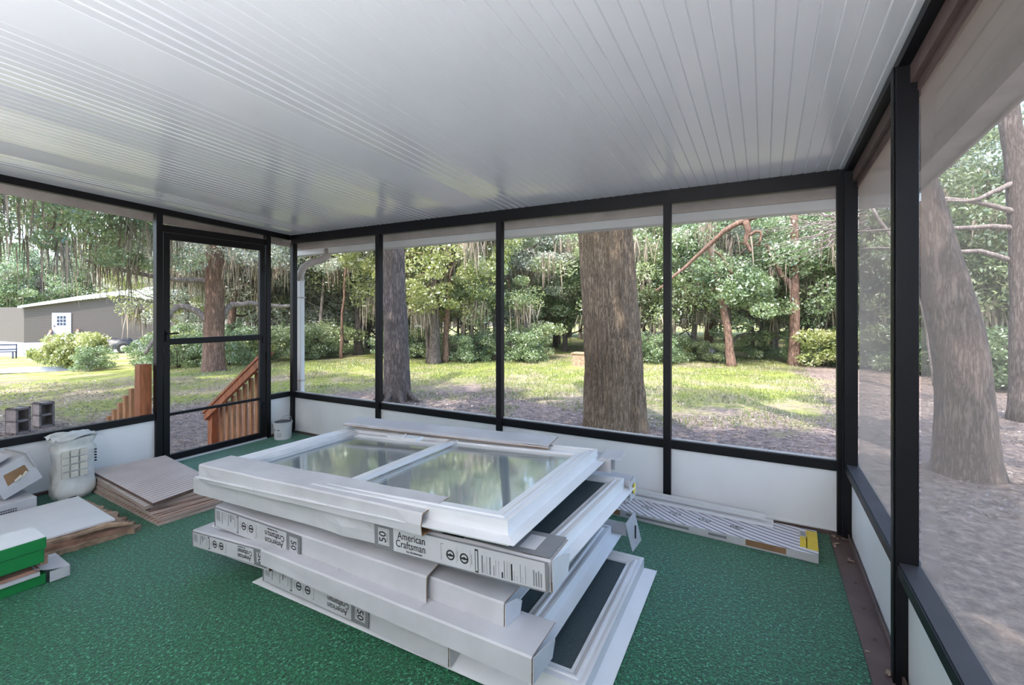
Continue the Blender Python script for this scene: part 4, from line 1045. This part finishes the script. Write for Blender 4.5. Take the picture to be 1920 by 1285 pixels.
def crown(rng, n_cl, per, R, z0, z1, size, rcl=(.4, .9), shell=.3, fx=1.0):
    cs = []
    while len(cs) < n_cl:
        p = rng.uniform(-1, 1, 3)
        if shell < np.linalg.norm(p) < 1: cs.append((p[0] * R * fx, p[1] * R, z0 + (p[2] + 1) / 2 * (z1 - z0)))
    cs = np.array(cs); rr = rng.uniform(*rcl, n_cl)
    return leaf_quads(clumps(rng, cs, rr, per), size, rng, .2), cs
def moss_quads(rng, tops, n_str, ln=(.4, 1.3), w=.02):
    out_ = []
    for c_ in tops:
        p = c_ + rng.normal(size=(n_str, 3)) * np.array([.28, .28, .12]); l_ = rng.uniform(*ln, n_str)
        a = rng.uniform(0, PI, n_str); dx = np.stack([np.cos(a), np.sin(a), a * 0], 1) * (w * rng.uniform(.5, 1.6, n_str))[:, None]
        dr = rng.normal(size=(n_str, 3)) * .06; dr[:, 2] = 0
        m1 = p + dr; m1[:, 2] -= l_ * .5; e = p + dr * 1.6; e[:, 2] -= l_
        out_.append(np.stack([p - dx, p + dx, m1 + dx * .8, m1 - dx * .8], 1).reshape(-1, 3))
        out_.append(np.stack([m1 - dx * .8, m1 + dx * .8, e + dx * .15, e - dx * .15], 1).reshape(-1, 3))
    return np.concatenate(out_)
def wob(pts, n, amp, seed):
    """resample a polyline with n points and noise"""
    P = [Vector(p) for p in pts]; out_ = []
    for i in range(n):
        u = i / (n - 1) * (len(P) - 1); k = min(int(u), len(P) - 2); f = u - k
        p0 = P[max(k - 1, 0)]; p1 = P[k]; p2 = P[k + 1]; p3 = P[min(k + 2, len(P) - 1)]
        q = .5 * ((2 * p1) + (p2 - p0) * f + (2 * p0 - 5 * p1 + 4 * p2 - p3) * f * f + (3 * p1 - p0 - 3 * p2 + p3) * f ** 3)
        q += Vector((noise.noise(Vector((i * .7, seed, 0))), noise.noise(Vector((i * .7, seed, 5))), noise.noise(Vector((i * .7, seed, 9))))) * amp
        out_.append(q)
    return out_
def trunk_mesh(mb, pts, r0, r1, seg=16, n=14, amp=.03, seed=0, flare=.35, ridge=0.0):
    P = wob(pts, n, amp, seed); rr = [r0 + (r1 - r0) * (i / (n - 1)) ** .8 + r0 * flare * math.exp(-i / (n - 1) * 14) for i in range(n)]
    def fn(t, p, i):
        v = 1 + .06 * noise.noise(Vector((math.cos(t) * 1.5, math.sin(t) * 1.5, p.z * .8 + seed)))
        if ridge:
            q = noise.noise(Vector((math.cos(t) * 9, math.sin(t) * 9, p.z * .9 + seed))); q2 = noise.noise(Vector((math.cos(t) * 20, math.sin(t) * 20, p.z * 2.2)))
            v += ridge * (abs(q) * 2 - .5) + ridge * .4 * q2
        if flare and i < n * .15: v += .10 * math.sin(t * 5 + seed) * math.exp(-i)
        return v
    mb.tube(P, rr, seg, True, None, fn)
    return P
def branch_mesh(mb, pts, r0, r1, seg=8, n=10, amp=.05, seed=0):
    P = wob(pts, n, amp, seed); mb.tube(P, [r0 + (r1 - r0) * i / (n - 1) for i in range(n)], seg, True); return P

# --- big near oak
t1 = empty('oak_tree', (-2.13, 7.40, GZ)); tag(t1, 'massive furrowed oak trunk rising close behind the third screen bay', 'tree')
b = MB(); trunk_mesh(b, [(0, 0, -.1), (-.03, 0, 1.2), (-.09, 0, 2.2), (-.17, 0, 3.4), (-.3, -.3, 6), (-.5, -.8, 9)], .475, .40, 110, 60, .012, 3, .16, .075)
b.build('trunk', 'bark', t1, smooth=False)
b = MB()
for (pts, r) in (([(-.2, -.3, 5), (-1.5, -2.5, 6.6), (-3, -5.5, 7.5)], .2), ([(-.2, 0, 5), (1.6, -2.5, 6.4), (3, -5, 7.2)], .2), ([(-.3, -.5, 6), (.5, -4, 7.5), (1, -8, 8)], .2)):
    branch_mesh(b, pts, r, .05, 10, 12, .2, 3)
b.build('branches', 'bark', t1, smooth=True)
# crown of the near oaks shades the ground beside the porch
cs = []; rg = np.random.RandomState(3)
for i in range(185):
    cs.append((rg.uniform(-10, 10), rg.uniform(-11.0, -2.3) , rg.uniform(6.2, 8.4)))
cs = np.array(cs); pts = clumps(rg, cs, rg.uniform(.5, 1.05, len(cs)), 330)
arr_mesh('foliage', leaf_quads(pts, .115, rg), 0, 'leaf_a', t1)
# --- slimmer tree on the left
t2 = empty('oak_tree', (-6.86, 7.50, GZ)); tag(t2, 'slimmer dark trunk with pale roots seen at the left of the second screen bay', 'tree')
b = MB(); trunk_mesh(b, [(0, 0, -.1), (-.02, 0, 1.2), (-.08, 0, 2.2), (-.14, 0, 3.5), (-.1, -.3, 6), (.0, -.6, 8.5)], .265, .22, 60, 40, .012, 8, .22, .045)
for k in range(5):
    a = 3.4 + k * .75; b.tube([(.2 * math.cos(a), .2 * math.sin(a), .25), (.36 * math.cos(a), .36 * math.sin(a), .10), (.55 * math.cos(a), .55 * math.sin(a), .0)], [.07, .05, .03], 8)
b.build('trunk', 'bark_grey', t2, smooth=False)
cs = np.array([(rg.uniform(-7, 4), rg.uniform(-9.5, -1.9), rg.uniform(6, 8.2)) for i in range(90)])
arr_mesh('foliage', leaf_quads(clumps(rg, cs, rg.uniform(.5, 1.0, len(cs)), 330), .115, rg), 0, 'leaf_a', t2)
# --- leaning tree on the right
t3 = empty('leaning_tree', (2.08, 7.28, GZ)); tag(t3, 'leaning brown tree trunk seen through the dusty right screen', 'tree')
b = MB(); trunk_mesh(b, [(0, 0, -.1), (-.02, 0, .8), (-.07, 0, 1.5), (-.20, 0, 2.2), (-.42, 0, 3.2), (-.85, -.1, 4.8), (-1.4, -.3, 7)], .28, .2, 40, 36, .012, 12, .3, .03)
b.build('trunk', 'bark_lean', t3, smooth=True)
cs = np.array([(rg.uniform(-3, 7), rg.uniform(-8, 1.0), rg.uniform(6, 8.0)) for i in range(34)])
arr_mesh('foliage', leaf_quads(clumps(rg, cs, rg.uniform(.5, 1.0, len(cs)), 300), .11, rg), 0, 'leaf_a', t3)
# --- far right tree with pale side branches
t4 = empty('branchy_tree', (3.98, 11.3, GZ)); tag(t4, 'greyish purple trunk with pale side branches at the right edge', 'tree')
b = MB(); trunk_mesh(b, [(0, 0, -.1), (-.03, 0, 2), (-.08, 0, 4), (-.25, 0, 6), (-.3, 0, 8)], .19, .13, 20, 20, .02, 14, .3, .02); b.build('trunk', 'bark_grey', t4, smooth=True)
b = MB()
for z_, ln, up in ((2.75, 2.3, .35), (3.35, 2.6, .1), (3.6, 2.4, .45), (4.2, 1.5, -.4), (2.2, -1.4, .3)):
    branch_mesh(b, [(-.05, 0, z_), (-ln * .4, -.2, z_ + up * .7), (-ln, -.3, z_ + up)], .055, .012, 7, 9, .08, z_ * 3)
b.build('branches', 'bark_pale', t4, smooth=True)

# --- foliage prototypes for the woods
def proto_tree(seed, R, z0, z1, lm, h, ncl=90, per=300, size=.062, moss=12, bark='bark_grey', r=.14, rcl=(.35, .85), lean=.5):
    rg = np.random.RandomState(seed)
    v, cs = crown(rg, ncl, per, R, z0, z1, size, rcl)
    me_l = arr_mesh('foliage', v, 0, lm, 'mesh')
    b = MB(); dx, dy = rg.uniform(-lean, lean, 2)
    P = trunk_mesh(b, [(0, 0, -.15), (dx * .3, dy * .3, h * .3), (dx, dy, h * .6), (dx * 1.6, dy * 1.2, h)], r, r * .4, 10, 12, .08, seed, .4)
    for k in range(9):
        z_ = h * rg.uniform(.2, .8); a = rg.uniform(0, 2 * PI); l_ = R * rg.uniform(.5, .95); i = int(z_ / h * 11); p = P[i]
        branch_mesh(b, [p, p + Vector((math.cos(a) * l_ * .5, math.sin(a) * l_ * .5, rg.uniform(.2, .8))), p + Vector((math.cos(a) * l_, math.sin(a) * l_, rg.uniform(-.2, 1.2)))], r * .33, r * .07, 6, 8, .12, seed + k)
    o = b.build('trunk', bark, None, smooth=True); me_t = o.data; bpy.data.objects.remove(o)
    me_m = None
    if moss:
        sel = cs[rg.choice(len(cs), moss, replace=False)]
        me_m = arr_mesh('hanging_moss', moss_quads(rg, sel, 60), 0, 'moss', 'mesh')
    return me_l, me_t, me_m
protos = [proto_tree(21, 2.7, .9, 7.5, 'leaf_a', 6.5, 95, 300, .062, 10),
          proto_tree(22, 2.5, 1.4, 7.8, 'leaf_b', 6.8, 85, 300, .06, 14, 'bark_pale'),
          proto_tree(23, 2.8, 1.8, 8.0, 'leaf_c', 7.0, 85, 300, .062, 16, 'bark_red'),
          proto_tree(24, 2.5, 1.1, 6.8, 'leaf_d', 5.5, 95, 300, .062, 4),
          proto_tree(25, 3.0, 2.6, 8.6, 'leaf_b', 7.5, 80, 300, .062, 26, 'bark_red', .18)]
def place_tree(k, x, y, s_, rz, name, lbl, group, sz=None, sink=0):
    r = empty(name, (x, y, gz(x) - sink), (0, 0, rz)); r.scale = (s_, s_, sz or s_); tag(r, lbl, 'tree', group)
    l_, t_, m_ = protos[k]
    for nm, me in (('foliage', l_), ('trunk', t_), ('hanging_moss', m_)):
        if me is not None:
            o = bpy.data.objects.new(nm, me); COL.objects.link(o); o.parent = r
            if nm == 'hanging_moss': o['kind'] = 'stuff'
    return r
rn = random.Random(77)
def P2(px, d): v = ray(px, d); return v.x, v.y
# first rank at the edge of the lawn
rank1 = [(760, 18.5, 2), (835, 17.2, 2), (905, 18.6, 0), (985, 20.5, 1), (1060, 22, 3), (1150, 20, 0), (1225, 18.2, 0), (1300, 18.5, 1), (1365, 17.0, 3),
         (1430, 20, 1), (1490, 18.5, 0), (1560, 17.3, 3), (1640, 17, 0), (1700, 15.5, 1), (1775, 14.5, 0), (1850, 13.2, 3), (1930, 12.5, 0), (2010, 11.8, 3)]
KN = ['bushy mid-green', 'silvery green', 'yellow-green moss-hung', 'dense deep green', 'silvery moss-hung']
for i, (px, d, k) in enumerate(rank1):
    x, y = P2(px, d); place_tree(k, x, y, rn.uniform(.88, 1.08), rn.uniform(0, 6), 'woodland_tree', KN[k] + ' tree, ' + ORD[i] + ' from the left along the lawn edge', 'front rank of woodland trees')
# deeper ranks
for (d0, step, j) in ((24, 95, 0), (30, 90, 1), (37, 85, 2)):
    px = 590 + j * 30
    while px < 2080:
        x, y = P2(px + rn.uniform(-25, 25), d0 + rn.uniform(-2, 2)); k = rn.choice([0, 1, 2, 3, 1, 0])
        place_tree(k, x, y, rn.uniform(1.0, 1.35), rn.uniform(0, 6), 'woodland_tree', 'distant leafy tree deep in the woods behind the front rank', 'trees deep in the woods', sink=.4); px += step
# left: behind the door and the mobile home
rankL = [(560, 24, 4), (515, 21.5, 1), (470, 26, 1), (430, 20, 4), (350, 21, 1), (318, 24, 2), (600, 22.5, 1), (648, 22.0, 1), (690, 27, 0)]
rankL.sort()
for i, (px, d, k) in enumerate(rankL):
    x, y = P2(px, d); place_tree(k, x, y, rn.uniform(1.0, 1.15), rn.uniform(0, 6), 'mossy_tree', KN[k] + ' oak, ' + ORD[i] + ' from the left between the door and the slim trunk', 'mossy oaks left of the lawn')
for px in range(-80, 560, 75):
    x, y = P2(px + rn.uniform(-20, 20), 46 + rn.uniform(-2, 3)); place_tree(rn.choice([0, 1, 3]), x, y, 1.55, rn.uniform(0, 6), 'backdrop_tree', 'tall tree rising far behind the mobile home', 'trees behind the mobile home')
# --- door tree with low sweeping limbs
t5 = empty('mossy_oak', (-16.2, 8.85, gz(-16.2))); tag(t5, 'reddish oak trunk with low sweeping limbs seen through the screen door', 'tree')
b = MB(); trunk_mesh(b, [(0, 0, -.1), (.02, 0, 1.3), (.08, 0, 2.6), (.1, 0, 4.2), (-.1, 0, 7)], .33, .24, 24, 24, .02, 31, .3, .03); b.build('trunk', 'bark_red', t5, smooth=True)
b = MB()
T5 = lambda a, z_: (a * .43, a * .9, z_)   # spread across the view
for pts, r in (([T5(0, 1.25), T5(.5, 2.2), T5(1.4, 2.25), T5(2.6, 2.2)], .13), ([T5(0, 1.6), T5(-.9, 2.2), T5(-1.4, 1.4), T5(-1.8, .7)], .12), ([T5(0, 3.4), T5(.9, 3.9), T5(1.6, 3.4)], .09),
               ([T5(0, 3.0), T5(-1.5, 3.1), T5(-3.2, 3.5)], .10), ([T5(0, 4.4), T5(-2.2, 5.2), T5(-5, 4.8)], .11), ([T5(0, 4.6), T5(2, 5.2), T5(4.5, 4.6)], .10)):
    branch_mesh(b, pts, r, r * .4, 9, 12, .12, r * 100)
b.build('limbs', 'bark_pale', t5, smooth=True)
rg = np.random.RandomState(51)
cs = np.array([(a * .43 + rg.uniform(-1.6, 1.6), a * .9 + rg.uniform(-1.2, 1.2), z_) for a, z_ in [(rg.uniform(-6.2, 3), rg.uniform(3.6, 7.4)) for _ in range(80)]])
arr_mesh('foliage', leaf_quads(clumps(rg, cs, rg.uniform(.35, .9, len(cs)), 300), .055, rg), 0, 'leaf_b', t5)
arr_mesh('hanging_moss', moss_quads(rg, cs[:40], 46, (.3, 1.5), .018), 0, 'moss', t5)['kind'] = 'stuff'
# --- oak overhanging from the left edge
t6 = empty('mossy_oak', (-15.0, 1.9, gz(-15))); tag(t6, 'mossy oak at the left edge whose crown hangs over the mobile home', 'tree')
b = MB(); trunk_mesh(b, [(0, 0, -.1), (.1, .1, 2), (.2, .2, 4), (.3, .6, 7)], .35, .2, 20, 16, .03, 41, .3, .03)
branch_mesh(b, [(.2, .2, 3.6), (-.4, 1.8, 4.7), (-.7, 3.6, 4.8), (-.6, 5.4, 4.3)], .14, .04, 8, 12, .15, 4); b.build('trunk', 'bark_red', t6, smooth=True)
cs = np.array([(rg.uniform(-2.2, 1.2), rg.uniform(.8, 5.6), rg.uniform(3.3, 7)) for _ in range(85)])
arr_mesh('foliage', leaf_quads(clumps(rg, cs, rg.uniform(.35, .8, len(cs)), 280), .055, rg), 0, 'leaf_d', t6)
cs2 = np.array([(rg.uniform(-4, 8), rg.uniform(-6.5, -1.5), rg.uniform(6, 8.2)) for _ in range(62)])
arr_mesh('upper_foliage', leaf_quads(clumps(rg, cs2, rg.uniform(.5, 1.0, len(cs2)), 300), .11, rg), 0, 'leaf_a', t6)
arr_mesh('hanging_moss', moss_quads(rg, cs[rg.choice(85, 15)], 40, (.3, 1.4), .018), 0, 'moss', t6)['kind'] = 'stuff'
# --- individual trunks at the lawn edge
def bare_trunk(px, d, r, h, lbl, bark, forks=(), lean=0):
    x, y = P2(px, d); o = empty('slender_tree', (x, y, gz(x))); tag(o, lbl, 'tree')
    b = MB(); trunk_mesh(b, [(0, 0, -.1), (lean * .3, 0, h * .3), (lean, 0, h * .65), (lean * 1.4, 0, h)], r, r * .55, 12, 14, .05, px, .35, .02); b.build('trunk', bark, o, smooth=True)
    if forks:
        b = MB()
        for pts, rr in forks: branch_mesh(b, pts, rr, rr * .3, 8, 10, .1, px)
        b.build('limbs', bark, o, smooth=True)
    return o
bare_trunk(1490, 16.3, .20, 5.5, 'reddish forked trunk at the right of the far lawn edge', 'bark_red', [([(0, 0, 2.6), (-.5, -.2, 3.4), (-.9, -.2, 4.3)], .12), ([(0, 0, 3.6), (.5, 0, 4.1), (1.6, 0, 4.6)], .07), ([(0, 0, 3.4), (-1, 0, 4.2), (-2.5, 0, 4.6)], .06)])
bare_trunk(1372, 16.0, .15, 5.0, 'dark slanting trunk left of the forked reddish trunk', 'bark_red', [([(0, 0, 3.2), (-.4, 0, 3.9), (-.9, 0, 4.2)], .07)], -.55)
bare_trunk(815, 16.8, .22, 5, 'twin-stemmed trunk in shade just right of the slim dark trunk', 'bark_grey', [([(-.3, 0, 0), (-.35, 0, 1.5), (-.5, 0, 3)], .10)])
bare_trunk(672, 21.5, .22, 3.5, 'short forked trunk left of the second post of the far wall', 'bark_grey', [([(0, 0, .6), (-.6, 0, 1.2), (-1.2, 0, 1.7)], .13), ([(0, 0, .6), (.4, 0, 1.4), (.6, 0, 2.4)], .12)])
for k, (px, d, r_, h_) in enumerate(sorted(((925, 19.5, .08, 6), (962, 22, .10, 7), (1020, 24, .12, 7), (1048, 27, .10, 7), (1208, 21, .09, 6), (1262, 19, .07, 6), (1300, 21.5, .10, 6), (1335, 19.5, .06, 6), (1412, 22, .09, 6), (1432, 20, .06, 5),
        (1455, 23, .10, 6), (1520, 18.5, .07, 6), (1546, 19.5, .09, 6), (1740, 17, .10, 6), (1815, 15.5, .08, 6), (860, 21, .07, 6), (600, 21, .10, 6), (640, 19.5, .07, 6)))):
    x, y = P2(px, d); o = empty('slender_tree', (x, y, gz(x))); tag(o, 'thin bare trunk, ' + ORD[k] + ' from the left among the undergrowth', 'tree', 'thin trunks in the woods')
    b = MB(); ln_ = rn.uniform(-.5, .5); trunk_mesh(b, [(0, 0, -.1), (ln_ * .2, 0, h_ * .3), (ln_, 0, h_ * .65), (ln_ * 1.6, 0, h_)], r_, r_ * .5, 8, 12, .07, px, .3); b.build('trunk', 'bark_red' if k % 3 else 'bark_pale', o, smooth=True)
# pale dead twigs high in the fourth bay and hooked limb
x, y = P2(1530, 12.5); o = empty('dead_branches', (x, y, gz(x))); tag(o, 'tangle of pale leafless branches in the upper right of the fourth bay', 'branches')
b = MB(); rr_ = random.Random(8)
branch_mesh(b, [(2.6, .6, 0), (2.2, .3, 2.5), (1.2, 0, 4.6)], .07, .04, 7, 10, .05, 3)
for k in range(46):
    s0 = Vector((1.2 - rr_.uniform(0, .7), rr_.uniform(-.5, .5), 4.6 - rr_.uniform(0, .6))); l_ = rr_.uniform(.8, 2.6); a = rr_.uniform(2.3, 4.2); up = rr_.uniform(-1.1, .8)
    branch_mesh(b, [s0, s0 + Vector((math.cos(a) * l_ * .5, .2, up * .6)), s0 + Vector((math.cos(a) * l_, rr_.uniform(-.5, .5), up))], .016, .004, 5, 8, .09, k)
b.build('twigs', 'bark_pale', o, smooth=True)
x, y = P2(1400, 11.5); o = empty('broken_limb', (x, y, 0)); tag(o, 'broken reddish limb with a hanging stub, high in the fourth bay', 'branch')
b = MB(); branch_mesh(b, [(-2.2, 0, 1.9), (-1.5, .2, 2.5), (-.95, .1, 3.0), (-.4, 0, 3.45), (.1, 0, 3.66), (.5, 0, 3.84), (.95, 0, 3.9)], .03, .10, 9, 18, .05, 5); b.tube([(.85, 0, 3.9), (1.0, 0, 3.9), (1.05, 0, 3.72)], [.11, .10, .06], 8)
b.build('limb', 'bark_red', o, smooth=True)
b = MB(); branch_mesh(b, [(-.02, 0, 3.6), (.03, 0, 3.3), (-.02, 0, 3.05), (.12, 0, 2.8)], .09, .03, 8, 9, .05, 2); branch_mesh(b, [(.0, 0, 3.25), (.3, 0, 3.3), (.28, 0, 3.0)], .05, .02, 7, 7, .04, 1); b.build('stub', 'bark_red', o, smooth=True)

# --- bushes
def proto_bush(seed, lm, R=1.0, h=1.2, size=.042, ncl=34, per=230):
    rg = np.random.RandomState(seed)
    cs = np.array([(rg.uniform(-1, 1) * R, rg.uniform(-1, 1) * R * .7, rg.uniform(.15, h)) for _ in range(ncl)])
    me = arr_mesh('foliage', leaf_quads(clumps(rg, cs, rg.uniform(.2, .42, ncl), per), size, rg), 0, lm, 'mesh')
    b = MB()
    for k in range(7): a = k * .9; branch_mesh(b, [(0, 0, -.05), (math.cos(a) * R * .3, math.sin(a) * R * .25, h * .5), (math.cos(a) * R * .7, math.sin(a) * R * .5, h * .9)], .02, .006, 5, 5, .05, k)
    o = b.build('stems', 'bark_grey', None); mt = o.data; bpy.data.objects.remove(o)
    return me, mt
bushes = [proto_bush(61, 'leaf_d'), proto_bush(62, 'leaf_a'), proto_bush(63, 'leaf_c', 1.0, 1.0, .055)]
def bush(k, x, y, s_, lbl, group=None, sz=None):
    r = empty('leafy_bush', (x, y, gz(x)), (0, 0, rn.uniform(0, 6))); r.scale = (s_, s_, sz or s_); tag(r, lbl, 'bush', group)
    for nm, me in (('foliage', bushes[k][0]), ('stems', bushes[k][1])):
        o = bpy.data.objects.new(nm, me); COL.objects.link(o); o.parent = r
    return r
x, y = P2(130, 18.0); bush(2, x, y, 1.0, 'bright green leafy bush in front of the mobile home', sz=1.25)
x, y = P2(170, 17.3); bush(0, x, y, .7, 'low darker bush touching the bright green bush before the mobile home')
x, y = P2(285, 19.5); bush(0, x, y, .8, 'dark low plant beside the first left post, near the trailer')
for i, (px, d, k, s_) in enumerate(sorted(((335, 17.4, 0, 1.0), (430, 17.6, 0, 1.15), (465, 18.6, 2, 1.0), (350, 19, 2, 1.2), (400, 19.5, 0, 1.3)))):
    x, y = P2(px, d); bush(k, x, y, s_, 'leafy bush, ' + ORD[i] + ' from the left at the foot of the oak beyond the door', 'bushes under the reddish oak')
for i, (px, d, k, s_) in enumerate(sorted(((850, 18, 1, .8), (890, 17.5, 0, .8), (955, 17.8, 1, 1.0), (990, 17.6, 0, .9), (1000, 19, 1, 1.1), (1215, 17.2, 0, .9), (1250, 17, 0, .8), (1290, 18.2, 2, .7), (1330, 17.2, 1, .6),
                       (1420, 18.5, 1, .9), (1530, 16.6, 0, .95), (1560, 16.2, 2, 1.1), (1600, 16, 0, 1.1), (1650, 15.5, 1, 1.2), (1700, 14.6, 0, 1.1), (1790, 13.6, 0, 1.1), (1860, 12.2, 0, 1.2), (1900, 11.2, 0, 1.0), (1960, 10.6, 0, 1.2), (790, 19, 1, 1.0), (750, 19, 0, .9), (585, 19.5, 1, 1.1), (620, 20.5, 1, 1.2), (560, 20, 1, 1.2)))):
    x, y = P2(px, d); bush(k, x, y, s_, 'undergrowth bush, ' + ORD[i] + ' from the left along the shaded edge of the woods', 'undergrowth at the woods edge')
# old stump-like box beside the big trunk
x, y = P2(1088, 16.2); b = MB(); b.box(-.22, .22, -.2, .2, 0, .42); b.box(-.25, .25, -.23, .23, .42, .46); o = b.build('weathered_box', 'torn'); o.location = (x, y, GZ); tag(o, 'weathered grey-brown box at the lawn edge left of the big oak trunk', 'box')
x, y = P2(1340, 17.6); b = MB(); b.box(-.18, .18, -.15, .15, .25, .45); b.box(-.2, .2, -.17, .17, .45, .5); b.box(-.02, .02, -.02, .02, 0, .25); o = b.build('pale_bin', 'skirt'); o.location = (x, y, GZ); tag(o, 'small pale blue bin among the undergrowth left of the slanting trunk', 'bin')

# --- grass blades and fallen leaves (uncountable)
rg = np.random.RandomState(90)
def scatter_px(n, px0, px1, d0, d1):
    d = np.sqrt(rg.uniform(d0 ** 2, d1 ** 2, n)); t = (rg.uniform(px0, px1, n) - CX) / F
    return d * (t * CS - SN), d * (t * SN + CS)
def keep(x, y, lo, hi, sign):
    v = np.array([noise.noise(Vector((a * .45, c_ * .45, 2))) for a, c_ in zip(x, y)])
    return v
n = 60000; x, y = scatter_px(n, 250, 1640, 7.5, 18.5)
v = np.array([noise.noise(Vector((a * .8, c_ * .8, 2))) for a, c_ in zip(x, y)])
k = (v > -.12 + np.clip((9.3 - y) * .16, -.3, 1)) & (x < 1.2) & ((x < -7.6) | (y > 6)); x, y = x[k], y[k]; n = len(x)
h = rg.uniform(.03, .085, n); a = rg.uniform(0, PI, n); w_ = .008
base = np.stack([x, y, np.array([gz(q) for q in x])], 1); dx = np.stack([np.cos(a) * w_, np.sin(a) * w_, 0 * a], 1)
tip = base + np.stack([rg.normal(size=n) * .02, rg.normal(size=n) * .02, h], 1)
V = np.stack([base - dx, base + dx, tip], 1).reshape(-1, 3)
tag(arr_mesh('lawn_grass', V, 0, 'grass_blade', None, 3), 'short patchy yellow-green grass of the lawn', 'grass', kind='stuff')
n = 42000; x, y = scatter_px(n, -60, 2050, 4.2, 13.5)
v = np.array([noise.noise(Vector((a * .8, c_ * .8, 2))) for a, c_ in zip(x, y)])
k = ((y < 9.4 + v * 3) | (x > 1)) & ((y > YB + .2) | (x < XL - .3) | (x > XR + .3)); x, y = x[k], y[k]; n = len(x)
ct = np.stack([x, y, np.array([gz(q) for q in x]) + rg.uniform(.004, .03, n)], 1)
d = rg.normal(size=(n, 3)); d[:, 2] *= .25; d /= np.linalg.norm(d, axis=1)[:, None]; e = rg.normal(size=(n, 3)); e[:, 2] *= .3; e -= (e * d).sum(1)[:, None] * d; e /= np.linalg.norm(e, axis=1)[:, None]
s_ = rg.uniform(.014, .032, n)[:, None]
V = np.stack([ct - d * s_, ct + e * s_ * .45, ct + d * s_, ct - e * s_ * .45], 1).reshape(-1, 3)
tag(arr_mesh('leaf_litter', V, 0, 'litter'), 'fallen brown leaves scattered over the shaded ground near the porch', 'leaf litter', kind='stuff')
